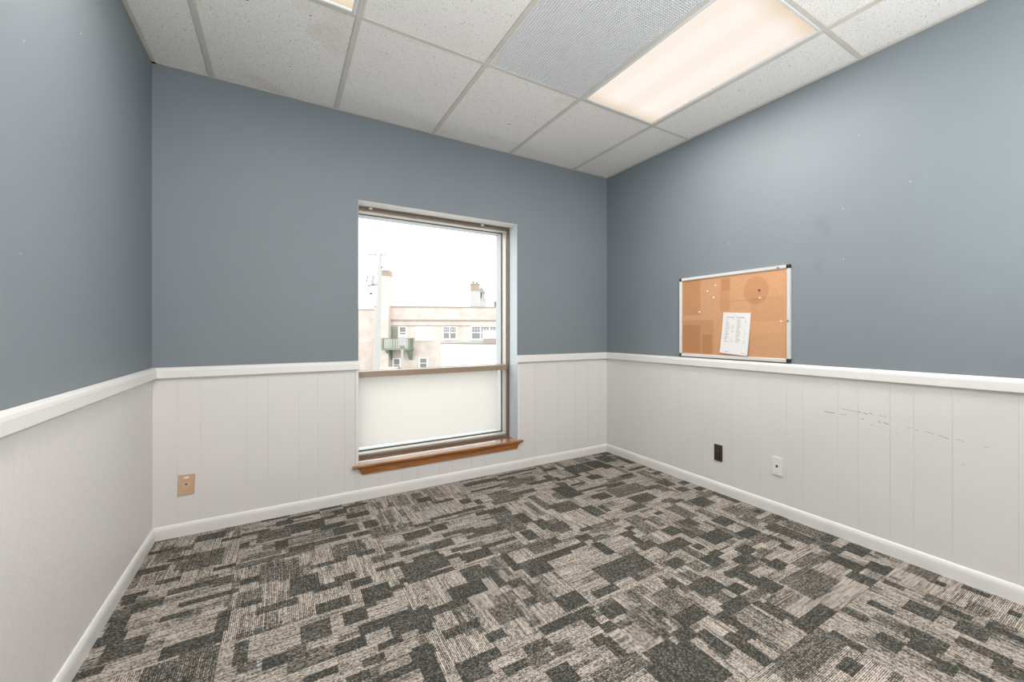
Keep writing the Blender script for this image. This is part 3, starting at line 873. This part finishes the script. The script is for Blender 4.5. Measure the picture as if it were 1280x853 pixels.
MB().profile(FP, (XR, cy0 + 0.022, cz0), (XR, cy1 - 0.022, cz0), (-1, 0, 0), (0, 0, 1)).build('frame_rail', M['alu'], board)
MB().profile(FP, (XR, cy0 + 0.022, cz1), (XR, cy1 - 0.022, cz1), (-1, 0, 0), (0, 0, -1)).build('frame_rail', M['alu'], board)
MB().profile(FP, (XR, cy0, cz0 + 0.022), (XR, cy0, cz1 - 0.022), (-1, 0, 0), (0, 1, 0)).build('frame_rail', M['alu'], board)
MB().profile(FP, (XR, cy1, cz0 + 0.022), (XR, cy1, cz1 - 0.022), (-1, 0, 0), (0, -1, 0)).build('frame_rail', M['alu'], board)
for y, sy in ((cy0, 1), (cy1, -1)):
    for z, sz in ((cz0, 1), (cz1, -1)):
        yy, zz = sorted((y - sy * 0.001, y + sy * 0.024)), sorted((z - sz * 0.001, z + sz * 0.024))
        MB().box(XR - 0.0215, XR - 0.0005, yy[0], yy[1], zz[0], zz[1]).build('corner_cap', M['black'], board, bevel=0.005, segs=3)
MB().box(XR - 0.0205, XR - 0.019, 1.545, 1.560, cz1 - 0.016, cz1 - 0.010).build('clip', M['black'], board)
MB().box(XR - 0.0208, XR - 0.019, 1.479, 1.495, 1.188, 1.203).build('tape_mark', M['screw'], board)


def sheet(name, label, corners, x, bow, mats):
    """four corners (y,z) bottom-left, bottom-right, top-right, top-left; bows away from the board at its foot"""
    bl, br, tr, tl = [Vector(c) for c in corners]
    nu, nv, th = 6, 8, 0.0004
    t_ = thing(name, label, 'paper', (x, (bl.x + br.x) / 2, bl.y))
    m = MB()
    P = {}
    for k in range(nv + 1):
        for i in range(nu + 1):
            a, b_ = i / nu, k / nv
            p = (bl * (1 - a) + br * a) * (1 - b_) + (tl * (1 - a) + tr * a) * b_
            off = bow * (1 - b_) ** 2
            for s_ in (0, 1):
                P[i, k, s_] = (x - off - s_ * th, p.x, p.y)
    for k in range(nv):
        for i in range(nu):
            for s_ in (0, 1):
                m.poly([P[i, k, s_], P[i + 1, k, s_], P[i + 1, k + 1, s_], P[i, k + 1, s_]])
    for i in range(nu):
        for k in (0, nv):
            m.poly([P[i, k, 0], P[i + 1, k, 0], P[i + 1, k, 1], P[i, k, 1]])
    for k in range(nv):
        for i in (0, nu):
            m.poly([P[i, k, 0], P[i, k + 1, 0], P[i, k + 1, 1], P[i, k, 1]])
    me_o = m.build('page', M['paper'], t_)
    return t_, (bl, br, tr, tl)


sheet('paper_sheet', 'back sheet whose corner shows below the printed list on the cork board', ((1.986, 0.982), (1.785, 0.966), (1.752, 1.245), (1.968, 1.256)), XR - 0.0122, 0.003, None)
front, (bl, br, tr, tl) = sheet('paper_sheet', 'white printed list pinned to the lower middle of the cork board', ((1.996, 0.986), (1.772, 0.972), (1.750, 1.254), (1.970, 1.264)), XR - 0.0130, 0.010, None)
pr = MB()


def ink(a0, a1, b, h):
    def P(a, bb):
        p = (bl * (1 - a) + br * a) * (1 - bb) + (tl * (1 - a) + tr * a) * bb
        return (XR - 0.0130 - 0.010 * (1 - bb) ** 2 - 0.0008, p.x, p.y)
    pr.poly([P(a0, b - h), P(a1, b - h), P(a1, b + h), P(a0, b + h)])


rr = random.Random(3)
for a0, n in ((0.12, 1), (0.50, 1)):
    ink(a0, a0 + 0.30, 0.885, 0.010)
for k in range(17):
    b_ = 0.83 - 0.0335 * k
    ink(0.12, 0.12 + rr.uniform(0.06, 0.17), b_, 0.006)
    if rr.random() < 0.7:
        ink(0.37, 0.37 + rr.uniform(0.03, 0.07), b_, 0.006)
    ink(0.53, 0.53 + rr.uniform(0.08, 0.19), b_, 0.006)
    if rr.random() < 0.7:
        ink(0.82, 0.82 + rr.uniform(0.03, 0.06), b_, 0.006)
ink(0.18, 0.36, 0.045, 0.006); ink(0.78, 0.92, 0.045, 0.006)
pr.build('printed_lines', M['ink'], front, kind='stuff')


def push_pin(y, z, m, label, x=XR - 0.0112):
    t_ = thing('push_pin', label, 'pin', (x, y, z), 'pins on the cork board')
    MB().bar((x, y, z), (x - 0.002, y, z), 0.0052, 8).bar((x - 0.002, y, z), (x - 0.009, y, z), 0.0028, 8).bar((x - 0.009, y, z), (x - 0.012, y, z), 0.0042, 8, 0.0048).build('pin_head', m, t_)
    return t_


push_pin(2.036, 1.458, M['pin_white'], 'uppermost white push pin left of the middle of the cork board')
push_pin(2.109, 1.422, M['pin_white'], 'white push pin farthest left of the upper three left ones on the cork')
push_pin(2.054, 1.373, M['pin_white'], 'white push pin lowest of the upper three left ones on the cork')
push_pin(2.184, 1.275, M['pin_white'], 'lone white push pin at mid height near the left end of the cork board')
push_pin(1.686, 1.398, M['pin_blue'], 'dark blue push pin in the darker round patch on the cork board')
push_pin(1.682, 1.348, M['pin_white'], 'white push pin just below the dark blue one on the cork board')
push_pin(1.532, 1.196, M['pin_white'], 'white push pin beside the right frame of the cork board')
push_pin(1.867, 1.248, M['pin_white'], 'white push pin holding the top of the printed list', XR - 0.0131)

# ----------------------------------------------------------------- wall plates
def rbox(y0, y1, z0, z1, t, name, m, parent, x=XR - PT, bevel=0.0025):
    return MB().box(x - t, x, y0, y1, z0, z1).build(name, m, parent, bevel=bevel)


op = thing('outlet_plate', 'dark brown power outlet with two sockets on the right white panelling', 'outlet', (XR - PT, 2.018, 0.221))
rbox(1.983, 2.053, 0.221, 0.336, 0.006, 'plate', M['brown_plate'], op)
for zc in (0.298, 0.259):
    rec = MB()
    x = XR - PT - 0.006
    pts = [(0.017 * math.cos(t_) if abs(math.cos(t_)) < 0.9 else 0.0155 * math.copysign(1, math.cos(t_)), 0.0145 * max(-0.85, min(0.85, math.sin(t_))) / 0.85) for t_ in [k * math.pi / 10 for k in range(20)]]
    rec.profile(pts, (x - 0.002, 2.018, zc), (x + 0.001, 2.018, zc), (0, 1, 0), (0, 0, 1))
    ro = rec.build('socket', M['brown_dark'], op)
    sl = MB()
    sl.box(x - 0.0025, x - 0.001, 2.018 + 0.0050, 2.018 + 0.0072, zc - 0.002, zc + 0.006)
    sl.box(x - 0.0025, x - 0.001, 2.018 - 0.0072, 2.018 - 0.0050, zc - 0.002, zc + 0.006)
    sl.bar((x - 0.0025, 2.018, zc - 0.007), (x - 0.001, 2.018, zc - 0.007), 0.0024, 8)
    sl.build('slot', M['screw'], ro)
MB().bar((XR - PT - 0.0075, 2.018, 0.2785), (XR - PT - 0.005, 2.018, 0.2785), 0.003, 8).build('screw', M['screw'], op)

dp = thing('data_plate', 'white wall plate with one black jack on the right white panelling', 'wall plate', (XR - PT, 1.565, 0.240))
rbox(1.530, 1.601, 0.240, 0.354, 0.006, 'plate', M['white_plastic'], dp)
xj = XR - PT - 0.006
jm = MB().box(xj - 0.0012, xj + 0.002, 1.5580, 1.5720, 0.2895, 0.3035)
jk = jm.build('jack', M['black'], dp)
MB().box(xj - 0.0018, xj - 0.0010, 1.5615, 1.5685, 0.3035, 0.3055).build('jack_tab', M['black'], jk)
for zc in (0.340, 0.254):
    MB().bar((xj - 0.0012, 1.5655, zc), (xj + 0.001, 1.5655, zc), 0.0028, 8).build('screw', M['screw'], dp)

pp = thing('phone_plate', 'beige wall plate with a round centre hole, low down left of the window', 'wall plate', (-0.426, YB - PT, 0.226))
mb = MB()
yv = YB - PT
mb.hexa([(-0.461, yv, 0.226), (-0.393, yv, 0.2255), (-0.393, yv - 0.006, 0.2255), (-0.461, yv - 0.006, 0.226),
         (-0.458, yv, 0.339), (-0.389, yv, 0.336), (-0.389, yv - 0.006, 0.336), (-0.458, yv - 0.006, 0.339)])
mb.build('plate', M['beige_plastic'], pp, bevel=0.002)
cxp, czp = -0.4255, 0.281
M['beige_light'] = mat('pale_beige_plastic', (0.66, 0.46, 0.31), 0.4)
cv = MB().bar((cxp, yv - 0.005, czp), (cxp, yv - 0.0078, czp), 0.0165, 24, 0.0158).build('round_cover', M['beige_light'], pp)
MB().bar((cxp, yv - 0.0070, czp + 0.003), (cxp, yv - 0.0082, czp + 0.003), 0.0048, 10).build('hole', M['black'], cv)
for x, z in ((-0.4490, 0.2795), (-0.4020, 0.281)):
    MB().bar((x, yv - 0.005, z), (x, yv - 0.0072, z), 0.0026, 8).build('screw', M['screw'], pp)
MB().box(-0.4355, -0.4145, yv - 0.0066, yv - 0.0055, 0.3155, 0.3265).build('paper_tab', M['paper'], pp)

# ----------------------------------------------------------------- outside the window
GZ = -3.6
M['asphalt'] = mat('pale_asphalt', (0.42, 0.41, 0.40), 0.9, var=0.08, scale=0.6)
struct(MB().box(-60, 90, 6, 170, GZ - 0.3, GZ).build('ground', M['asphalt']))


def brick_mat(name, c1, c2, mortar):
    m, t, N, L, b = new_mat(name)
    b.inputs['Roughness'].default_value = 0.9
    uv = N.new('ShaderNodeUVMap')
    br = N.new('ShaderNodeTexBrick')
    br.inputs['Color1'].default_value = (*c1, 1); br.inputs['Color2'].default_value = (*c2, 1); br.inputs['Mortar'].default_value = (*mortar, 1)
    br.inputs['Scale'].default_value = 1.0
    br.inputs['Mortar Size'].default_value = 0.012
    br.inputs['Brick Width'].default_value = 0.24; br.inputs['Row Height'].default_value = 0.08
    L.new(uv.outputs['UV'], br.inputs['Vector'])
    n = N.new('ShaderNodeTexNoise'); n.inputs['Scale'].default_value = 0.9; n.inputs['Detail'].default_value = 5
    L.new(uv.outputs['UV'], n.inputs['Vector'])
    r = N.new('ShaderNodeValToRGB')
    r.color_ramp.elements[0].position = 0.3; r.color_ramp.elements[0].color = (0.88, 0.84, 0.80, 1)
    r.color_ramp.elements[1].position = 0.6; r.color_ramp.elements[1].color = (1.05, 1.05, 1.05, 1)
    L.new(n.outputs['Fac'], r.inputs['Fac'])
    mu = N.new('ShaderNodeMix'); mu.data_type = 'RGBA'; mu.blend_type = 'MULTIPLY'; mu.inputs[0].default_value = 1
    L.new(br.outputs['Color'], mu.inputs[6]); L.new(r.outputs['Color'], mu.inputs[7])
    L.new(mu.outputs[2], b.inputs['Base Color'])
    return m


M['brick'] = brick_mat('cream_brick', (0.53, 0.465, 0.415), (0.47, 0.40, 0.35), (0.57, 0.52, 0.48))
M['brick_dark'] = brick_mat('weathered_brick', (0.30, 0.235, 0.185), (0.26, 0.20, 0.155), (0.34, 0.30, 0.26))
M['stone'] = mat('pale_coping', (0.30, 0.255, 0.215), 0.9)
M['sash'] = mat('white_window_sash', (0.78, 0.78, 0.77), 0.5)
M['dark_glass'] = mat('dark_window_glass', (0.19, 0.19, 0.18), 0.25)
M['door_paint'] = mat('grey_green_door', (0.22, 0.22, 0.185), 0.6)
M['rail_green'] = mat('green_painted_wood', (0.17, 0.205, 0.15), 0.7)
M['picket'] = mat('pale_picket', (0.46, 0.46, 0.42), 0.7)
M['pole_wood'] = mat('pale_weathered_pole', (0.37, 0.355, 0.34), 0.9)
M['line'] = mat('grey_line_metal', (0.12, 0.12, 0.125), 0.6)
M['white_wall'] = mat('white_render', (0.80, 0.80, 0.79), 0.9)
M['tower_white'] = mat('weathered_white_tower', (0.40, 0.395, 0.39), 0.9)
M['coping'] = mat('grey_coping', (0.20, 0.20, 0.185), 0.8)
M['unit_white'] = mat('off_white_unit', (0.62, 0.62, 0.62), 0.6)
M['unit_base'] = mat('brown_base', (0.33, 0.27, 0.22), 0.8)
M['lamp_grey'] = mat('grey_lamp_metal', (0.33, 0.32, 0.31), 0.5)
M['roof_grey'] = mat('grey_cupola_roof', (0.20, 0.195, 0.2), 0.8)
M['car_white'] = mat('white_car_paint', (0.80, 0.80, 0.81), 0.25)
M['car_glass'] = mat('car_glass', (0.05, 0.055, 0.06), 0.08)
M['tyre'] = mat('tyre_rubber', (0.03, 0.03, 0.03), 0.8)

FA = Vector((7.706, 49.737, 0.0))
FU = Vector((0.8773, -0.4799, 0.0))           # along the facade
FN = Vector((-0.4799, -0.8773, 0.0))          # out of the facade
BROT = math.atan2(FU.y, FU.x)


def box_uv(o):
    """brick courses on vertical faces: u along the face, v up"""
    me = o.data
    ul = me.uv_layers.new(name='UVMap')
    for p in me.polygons:
        n = p.normal
        for li in p.loop_indices:
            v = me.vertices[me.loops[li].vertex_index].co
            ul.data[li].uv = (v.x, v.z) if abs(n.y) > 0.5 else ((v.y, v.z) if abs(n.x) > 0.5 else (v.x, v.y))
    return o


def local_thing(name, label, cat, loc, rz):
    t_ = thing(name, label, cat, loc)
    t_.rotation_euler = (0, 0, rz)
    return t_


def lbuild(m, name, mats, parent, brick=False, **k):
    """build in the local axes of a rotated thing (parent given, no offset)"""
    o = m.build(name, mats, None, **k)
    o.parent = parent
    if brick:
        box_uv(o)
    return o


# local axes: x along the facade, -y out of it
bld = local_thing('brick_building', 'long cream brick building with a green balcony seen through the window', 'building', (FA.x, FA.y, 0), BROT)
PZ = 3.63
wm = MB().box(0, 34, 0, 12, GZ, PZ)
wall = lbuild(wm, 'brick_wall', M['brick'], bld, True)
wg = MB().box(-3.4, 0.0, 4.6, 12, GZ, PZ - 0.1)
lbuild(wg, 'side_wing', M['brick'], bld, True)
lbuild(MB().box(-0.05, 34.1, -0.07, 0.4, PZ - 0.02, PZ + 0.12).box(-3.45, -0.06, 4.53, 5.0, PZ - 0.12, PZ + 0.02).box(-0.05, 0.3, 0.4, 12, PZ - 0.02, PZ + 0.12), 'parapet_coping', M['stone'], bld)
lbuild(MB().box(1.35, 34.05, -0.09, 0.0, 2.22, 2.36), 'string_course', M['stone'], bld)
lbuild(MB().box(1.35, 34.02, -0.04, 0.0, 1.68, 1.76), 'lintel_band', M['brick_dark'], bld, True)


def bwindow(x0, x1, z0, z1, n, muntin=True):
    w = lbuild(MB().box(x0, x1, -0.05, 0.0, z0, z0 + 0.07).box(x0, x1, -0.05, 0, z1 - 0.07, z1).box(x0, x0 + 0.08, -0.05, 0, z0 + .07, z1 - .07).box(x1 - 0.08, x1, -0.05, 0, z0 + .07, z1 - .07)
               .box(x0 - 0.08, x1 + 0.08, -0.12, 0, z0 - 0.1, z0), 'window_frame', M['sash'], bld)
    ww = (x1 - x0 - 0.16) / n
    for k in range(n):
        a, b_ = x0 + 0.08 + ww * k, x0 + 0.08 + ww * (k + 1)
        zm = (z0 + z1) / 2 + 0.02
        g_ = MB().box(a + 0.03, b_ - 0.03, -0.03, -0.012, z0 + 0.09, z1 - 0.09).build('pane', M['dark_glass'], None)
        g_.parent = w
        s_ = MB()
        s_.box(a, a + 0.05, -0.045, -0.005, z0 + .07, z1 - .07).box(b_ - 0.05, b_, -0.045, -0.005, z0 + .07, z1 - .07)
        s_.box(a + .05, b_ - .05, -0.045, -0.005, zm - 0.03, zm + 0.03)
        if muntin:
            for q in (1, 2):
                xm = a + (b_ - a) * q / 3
                s_.box(xm - 0.009, xm + 0.009, -0.036, -0.03, zm + .03, z1 - .07)
            s_.box(a + .05, b_ - .05, -0.036, -0.03, (zm + z1) / 2 - 0.01, (zm + z1) / 2 + 0.01)
        so = s_.build('sash', M['sash'], None)
        so.parent = w
    return w


bwindow(2.34, 3.17, 0.37, 1.65, 1, False)
M['blind_white'] = mat('white_blind_behind_glass', (0.5, 0.5, 0.5), 0.3)
w2 = bwindow(4.03, 5.61, 0.27, 1.66, 2)
for ch in w2.children:
    if ch.name.startswith('pane'):
        ch.data.materials[0] = M['blind_white']
bwindow(6.66, 8.16, 0.34, 1.66, 2)
bwindow(9.53, 12.45, 0.29, 1.70, 3)
bwindow(13.9, 15.4, 0.30, 1.68, 2)
bwindow(17.0, 18.5, 0.30, 1.68, 2)
bwindow(1.77, 2.58, -3.0, -1.62, 1, False)
bwindow(4.34, 5.24, -2.75, -1.58, 1, False)
bwindow(7.2, 8.6, -2.75, -1.58, 2, False)
bwindow(10.2, 11.6, -2.75, -1.58, 2, False)
dr = lbuild(MB().box(1.48, 2.25, -0.05, 0, -0.74, 1.62), 'balcony_door', M['door_paint'], bld)
pn = MB().box(1.66, 2.07, -0.06, -0.05, 0.45, 1.40).build('pane', M['dark_glass'], None); pn.parent = dr
# balcony: slab, two brackets, posts and pickets
bx0, bx1, by, bz0, bz1 = 1.17, 3.86, -1.4, -0.72, -0.55
sl = lbuild(MB().box(bx0, bx1, by, 0, bz0, bz1), 'balcony_floor', M['rail_green'], bld)
for xa in (1.45, 3.42):
    lbuild(MB().profile([(0, bz0), (0.0, bz0 - 1.05), (-0.12, bz0 - 1.05), (-1.2, bz0)], (xa, 0, 0), (xa + 0.30, 0, 0), (0, 1, 0), (0, 0, 1)), 'balcony_bracket', M['rail_green'], bld)
rl = lbuild(MB().box(bx0, bx1, by, by + 0.07, 0.37, 0.46).box(bx0, bx0 + 0.07, by + .07, 0, 0.37, 0.46).box(bx1 - 0.07, bx1, by + .07, 0, 0.37, 0.46), 'balcony_rail', M['rail_green'], bld)
for xa in (bx0, bx1 - 0.18):
    p_ = MB().box(xa, xa + 0.18, by - 0.02, by + 0.08, bz1, 0.46).build('post', M['rail_green'], None); p_.parent = rl
for k in range(14):
    xa = bx0 + 0.24 + k * 0.163
    p_ = MB().box(xa, xa + 0.07, by + 0.02, by + 0.05, bz1, 0.37).build('picket', M['picket'], None); p_.parent = rl
for k in range(7):
    for xa in (bx0 + 0.02, bx1 - 0.05):
        ya_ = by + 0.2 + k * 0.17
        p_ = MB().box(xa, xa + 0.03, ya_, ya_ + 0.07, bz1, 0.37).build('picket', M['rail_green'], None); p_.parent = rl
# tall chimney breast standing on the facade
ch = lbuild(MB().box(0.62, 1.62, -0.8, 0.0, GZ, 6.75), 'chimney', M['brick'], bld, True)
c2 = MB().box(0.56, 1.68, -0.86, 0.35, 6.75, 7.05).box(0.60, 1.64, -0.82, 0.3, 7.05, 7.30).build('chimney_cap', M['brick_dark'], None); c2.parent = ch; box_uv(c2)
c3 = MB().box(0.62, 1.62, 0.0, 0.3, PZ + 0.1, 6.75).build('chimney_back', M['brick'], None); c3.parent = ch; box_uv(c3)
lbuild(MB().bar((1.42, -0.3, 2.62), (1.42, 0.0, 2.62), 0.06), 'drain_spout', M['line'], bld)
dp_ = MB()
dp_.bar((-0.9, 4.52, GZ), (-0.9, 4.52, 2.9), 0.06)
lbuild(dp_, 'downpipe', M['stone'], bld)

# square chimney on the roof farther right
rc = local_thing('roof_chimney', 'square brick chimney with dark top standing on the roof line', 'chimney', (17.87, 48.8, PZ - 0.5), BROT)
lbuild(MB().box(-0.45, 0.45, -0.45, 0.45, 0, 2.55), 'shaft', M['tower_white'], rc)
lbuild(MB().box(-0.46, 0.46, -0.46, 0.46, 2.55, 3.30), 'brick_top', M['brick_dark'], rc, True)
lbuild(MB().box(-0.5, 0.5, -0.5, 0.5, 3.30, 3.42), 'cap', M['brick_dark'], rc, True)
lbuild(MB().bar((-0.2, 0, 3.42), (-0.2, 0, 3.72), 0.12).bar((0.2, 0, 3.42), (0.2, 0, 3.66), 0.12), 'flue_pot', M['roof_grey'], rc)

# church-like cupola far behind
cp = thing('cupola_tower', 'small white tower with a grey pointed roof far beyond the roof chimney', 'tower', (29.5, 77.4, GZ))
MB().box(28.85, 30.15, 76.75, 78.05, GZ, 6.9).build('tower_body', M['tower_white'], cp)
MB().box(28.75, 30.25, 76.65, 78.15, 6.9, 7.1).build('ledge', M['tower_white'], cp)
for sx in (-0.5, 0.0, 0.5):
    for sy in (-0.5, 0.5):
        MB().box(29.5 + sx - 0.1, 29.5 + sx + 0.1, 77.4 + sy - 0.1, 77.4 + sy + 0.1, 7.1, 8.1).build('column', M['tower_white'], cp)
MB().box(29.15, 29.85, 77.05, 77.75, 7.1, 8.1).build('belfry_core', M['roof_grey'], cp)
MB().bar((29.5, 77.4, 8.1), (29.5, 77.4, 9.15), 0.85, 8, 0.12).build('roof', M['roof_grey'], cp)
MB().bar((29.5, 77.4, 9.1), (29.5, 77.4, 9.5), 0.05, 6).build('finial', M['roof_grey'], cp)

vp = MB().bar((19.7, 47.47, PZ - 0.4), (19.7, 47.47, 4.55), 0.12, 10).build('roof_pipe', M['line'], loc=(19.7, 47.47, PZ - 0.4))
tag(vp, 'thin grey vent pipe on the roof line right of the tower', 'pipe')

# television aerial
an = thing('roof_aerial', 'spindly television aerial on a mast beside the tall chimney', 'aerial', (9.214, 50.126, 3.4))
MB().bar((9.214, 50.126, PZ - 0.1), (9.214, 50.126, 8.85), 0.03, 6).build('mast', M['line'], an)
a_ = Vector((8.5, 50.65, 8.78)); b_ = Vector((9.6, 49.84, 8.70))
MB().bar(a_, b_, 0.02, 5).build('boom', M['line'], an)
for k in range(7):
    c_ = a_.lerp(b_, k / 6)
    d_ = Vector((0.35, 0.5, 0)) * (0.5 + 0.08 * k)
    MB().bar(c_ - d_, c_ + d_, 0.012, 4).build('element', M['line'], an)

# utility pole with cross arms, transformer and wires
up = thing('utility_pole', 'tall pale utility pole with cross arm and transformer left of the chimney', 'pole', (5.20, 33.28, GZ))
MB().bar((5.20, 33.28, GZ), (5.50, 33.06, 6.50), 0.27, 12, 0.10).build('pole', M['pole_wood'], up)
MB().bar((4.85, 33.52, 6.36), (5.80, 32.83, 6.34), 0.035, 6).build('cross_arm', M['line'], up)
MB().bar((4.80, 33.57, 4.25), (5.40, 33.13, 4.35), 0.05, 6).build('lower_arm', M['line'], up)
MB().bar((5.05, 33.38, 4.35), (5.08, 33.36, 4.95), 0.11, 10).build('transformer', M['lamp_grey'], up)
MB().bar((4.72, 33.62, 4.5), (4.82, 33.56, 5.0), 0.035, 8).build('fuse', M['line'], up)
for x_, y_ in ((4.87, 33.5), (5.2, 33.27), (5.75, 32.86)):
    MB().bar((x_, y_, 6.37), (x_, y_, 6.52), 0.04, 8).build('insulator', M['lamp_grey'], up)
MB().bar((5.45, 33.1, 5.3), (5.62, 32.98, 5.55), 0.05, 8).build('bracket', M['line'], up)
MB().bar((4.92, 33.48, 3.68), (5.02, 33.41, 3.74), 0.07, 8).build('splice_box', M['gasket'], up)
MB().bar((4.9, 33.5, 3.71), (5.3, 33.2, 3.74), 0.02, 6).build('service_bracket', M['line'], up)
for z_, q in ((3.71, (-20, 50, 4.2)), (4.28, (-20, 51, 5.2)), (6.5, (-25, 52, 8.2))):
    w_ = MB()
    p0 = Vector((4.9, 33.5, z_)); p1 = Vector(q)
    for k in range(10):
        t0, t1 = k / 10, (k + 1) / 10
        f_ = lambda t_: p0.lerp(p1, t_) - Vector((0, 0, 1.6 * 4 * t_ * (1 - t_) * 0.25))
        w_.bar(f_(t0), f_(t1), 0.012, 4)
    w_.build('wire', M['line'], up)

# street lamp seen from behind in front of the balcony
sl_ = thing('street_lamp', 'grey post top lamp standing in front of the green balcony', 'lamp', (5.36, 25.755, GZ))
MB().bar((5.356, 25.755, GZ), (5.356, 25.755, 0.2), 0.075, 10, 0.055).build('post', M['lamp_grey'], sl_)
MB().bar((5.356, 25.755, 0.16), (5.356, 25.755, 0.36), 0.06, 10, 0.15).build('collar', M['coping'], sl_)
MB().bar((5.356, 25.755, 0.36), (5.356, 25.755, 0.82), 0.135, 12, 0.155).build('lantern', M['lamp_grey'], sl_)
MB().bar((5.356, 25.755, 0.82), (5.356, 25.755, 0.96), 0.19, 12, 0.17).build('lamp_cap', M['white_wall'], sl_)

# white garage with a rooftop unit
gd = (Vector((13.591, 32.138, 0)) - Vector((10.621, 36.759, 0)))
grz = math.atan2(gd.y, gd.x)
gr = local_thing('garage', 'low white flat roofed garage in front of the brick building', 'garage', (10.621, 36.759, GZ), grz)
lbuild(MB().box(0, 16, 0, 6, 0, 3.72), 'garage_wall', M['white_wall'], gr)
lbuild(MB().box(-0.06, 16.1, -0.06, 6.06, 3.72, 3.80), 'roof_edge', M['coping'], gr)
dq = MB()
for k in range(4):
    dq.box(8.2, 11.2, -0.03, 0, 0.1 + 0.55 * k, 0.62 + 0.55 * k)
lbuild(dq, 'garage_door', M['sash'], gr)
ru = thing('rooftop_unit', 'white box on a brown base on the garage roof, before the far windows', 'rooftop unit', (13.45, 33.5, 0.2))
ru.rotation_euler = (0, 0, BROT)
lbuild(MB().box(-0.46, 0.46, -0.45, 0.45, 0.0, 0.36), 'base', M['unit_base'], ru)
lbuild(MB().box(-0.50, 0.50, -0.5, 0.5, 0.36, 1.02), 'box', M['unit_white'], ru, bevel=0.03)


def car(label, loc, rz):
    c_ = local_thing('car', label, 'car', loc, rz)
    pts = [(-2.2, 0.35), (-2.25, 0.75), (-2.05, 0.95), (-1.55, 1.02), (-0.95, 1.45), (0.6, 1.48), (1.35, 1.0), (2.1, 0.88), (2.25, 0.6), (2.2, 0.3)]
    lbuild(MB().profile(pts, (0, -0.85, 0), (0, 0.85, 0), (1, 0, 0), (0, 0, 1)), 'body', M['car_white'], c_, bevel=0.06)
    gl = MB()
    gl.profile([(-1.40, 1.03), (-0.92, 1.38), (0.55, 1.40), (1.15, 1.03)], (0, -0.862, 0), (0, 0.862, 0), (1, 0, 0), (0, 0, 1))
    gl.hexa([(0.72, -0.7, 1.42), (0.72, 0.7, 1.42), (1.30, 0.75, 1.06), (1.30, -0.75, 1.06), (0.74, -0.7, 1.44), (0.74, 0.7, 1.44), (1.33, 0.75, 1.07), (1.33, -0.75, 1.07)])
    lbuild(gl, 'windows', M['car_glass'], c_)
    for x_ in (-1.4, 1.4):
        for y_ in (-0.86, 0.70):
            lbuild(MB().bar((x_, y_, 0.33), (x_, y_ + 0.16, 0.33), 0.33, 16), 'wheel', M['tyre'], c_)


car('white parked car below the green balcony', (7.9, 43.3, GZ), BROT + 0.1)
car('white parked car beside the garage wall, near the centre window bar', (9.4, 34.2, GZ), BROT + 0.2)
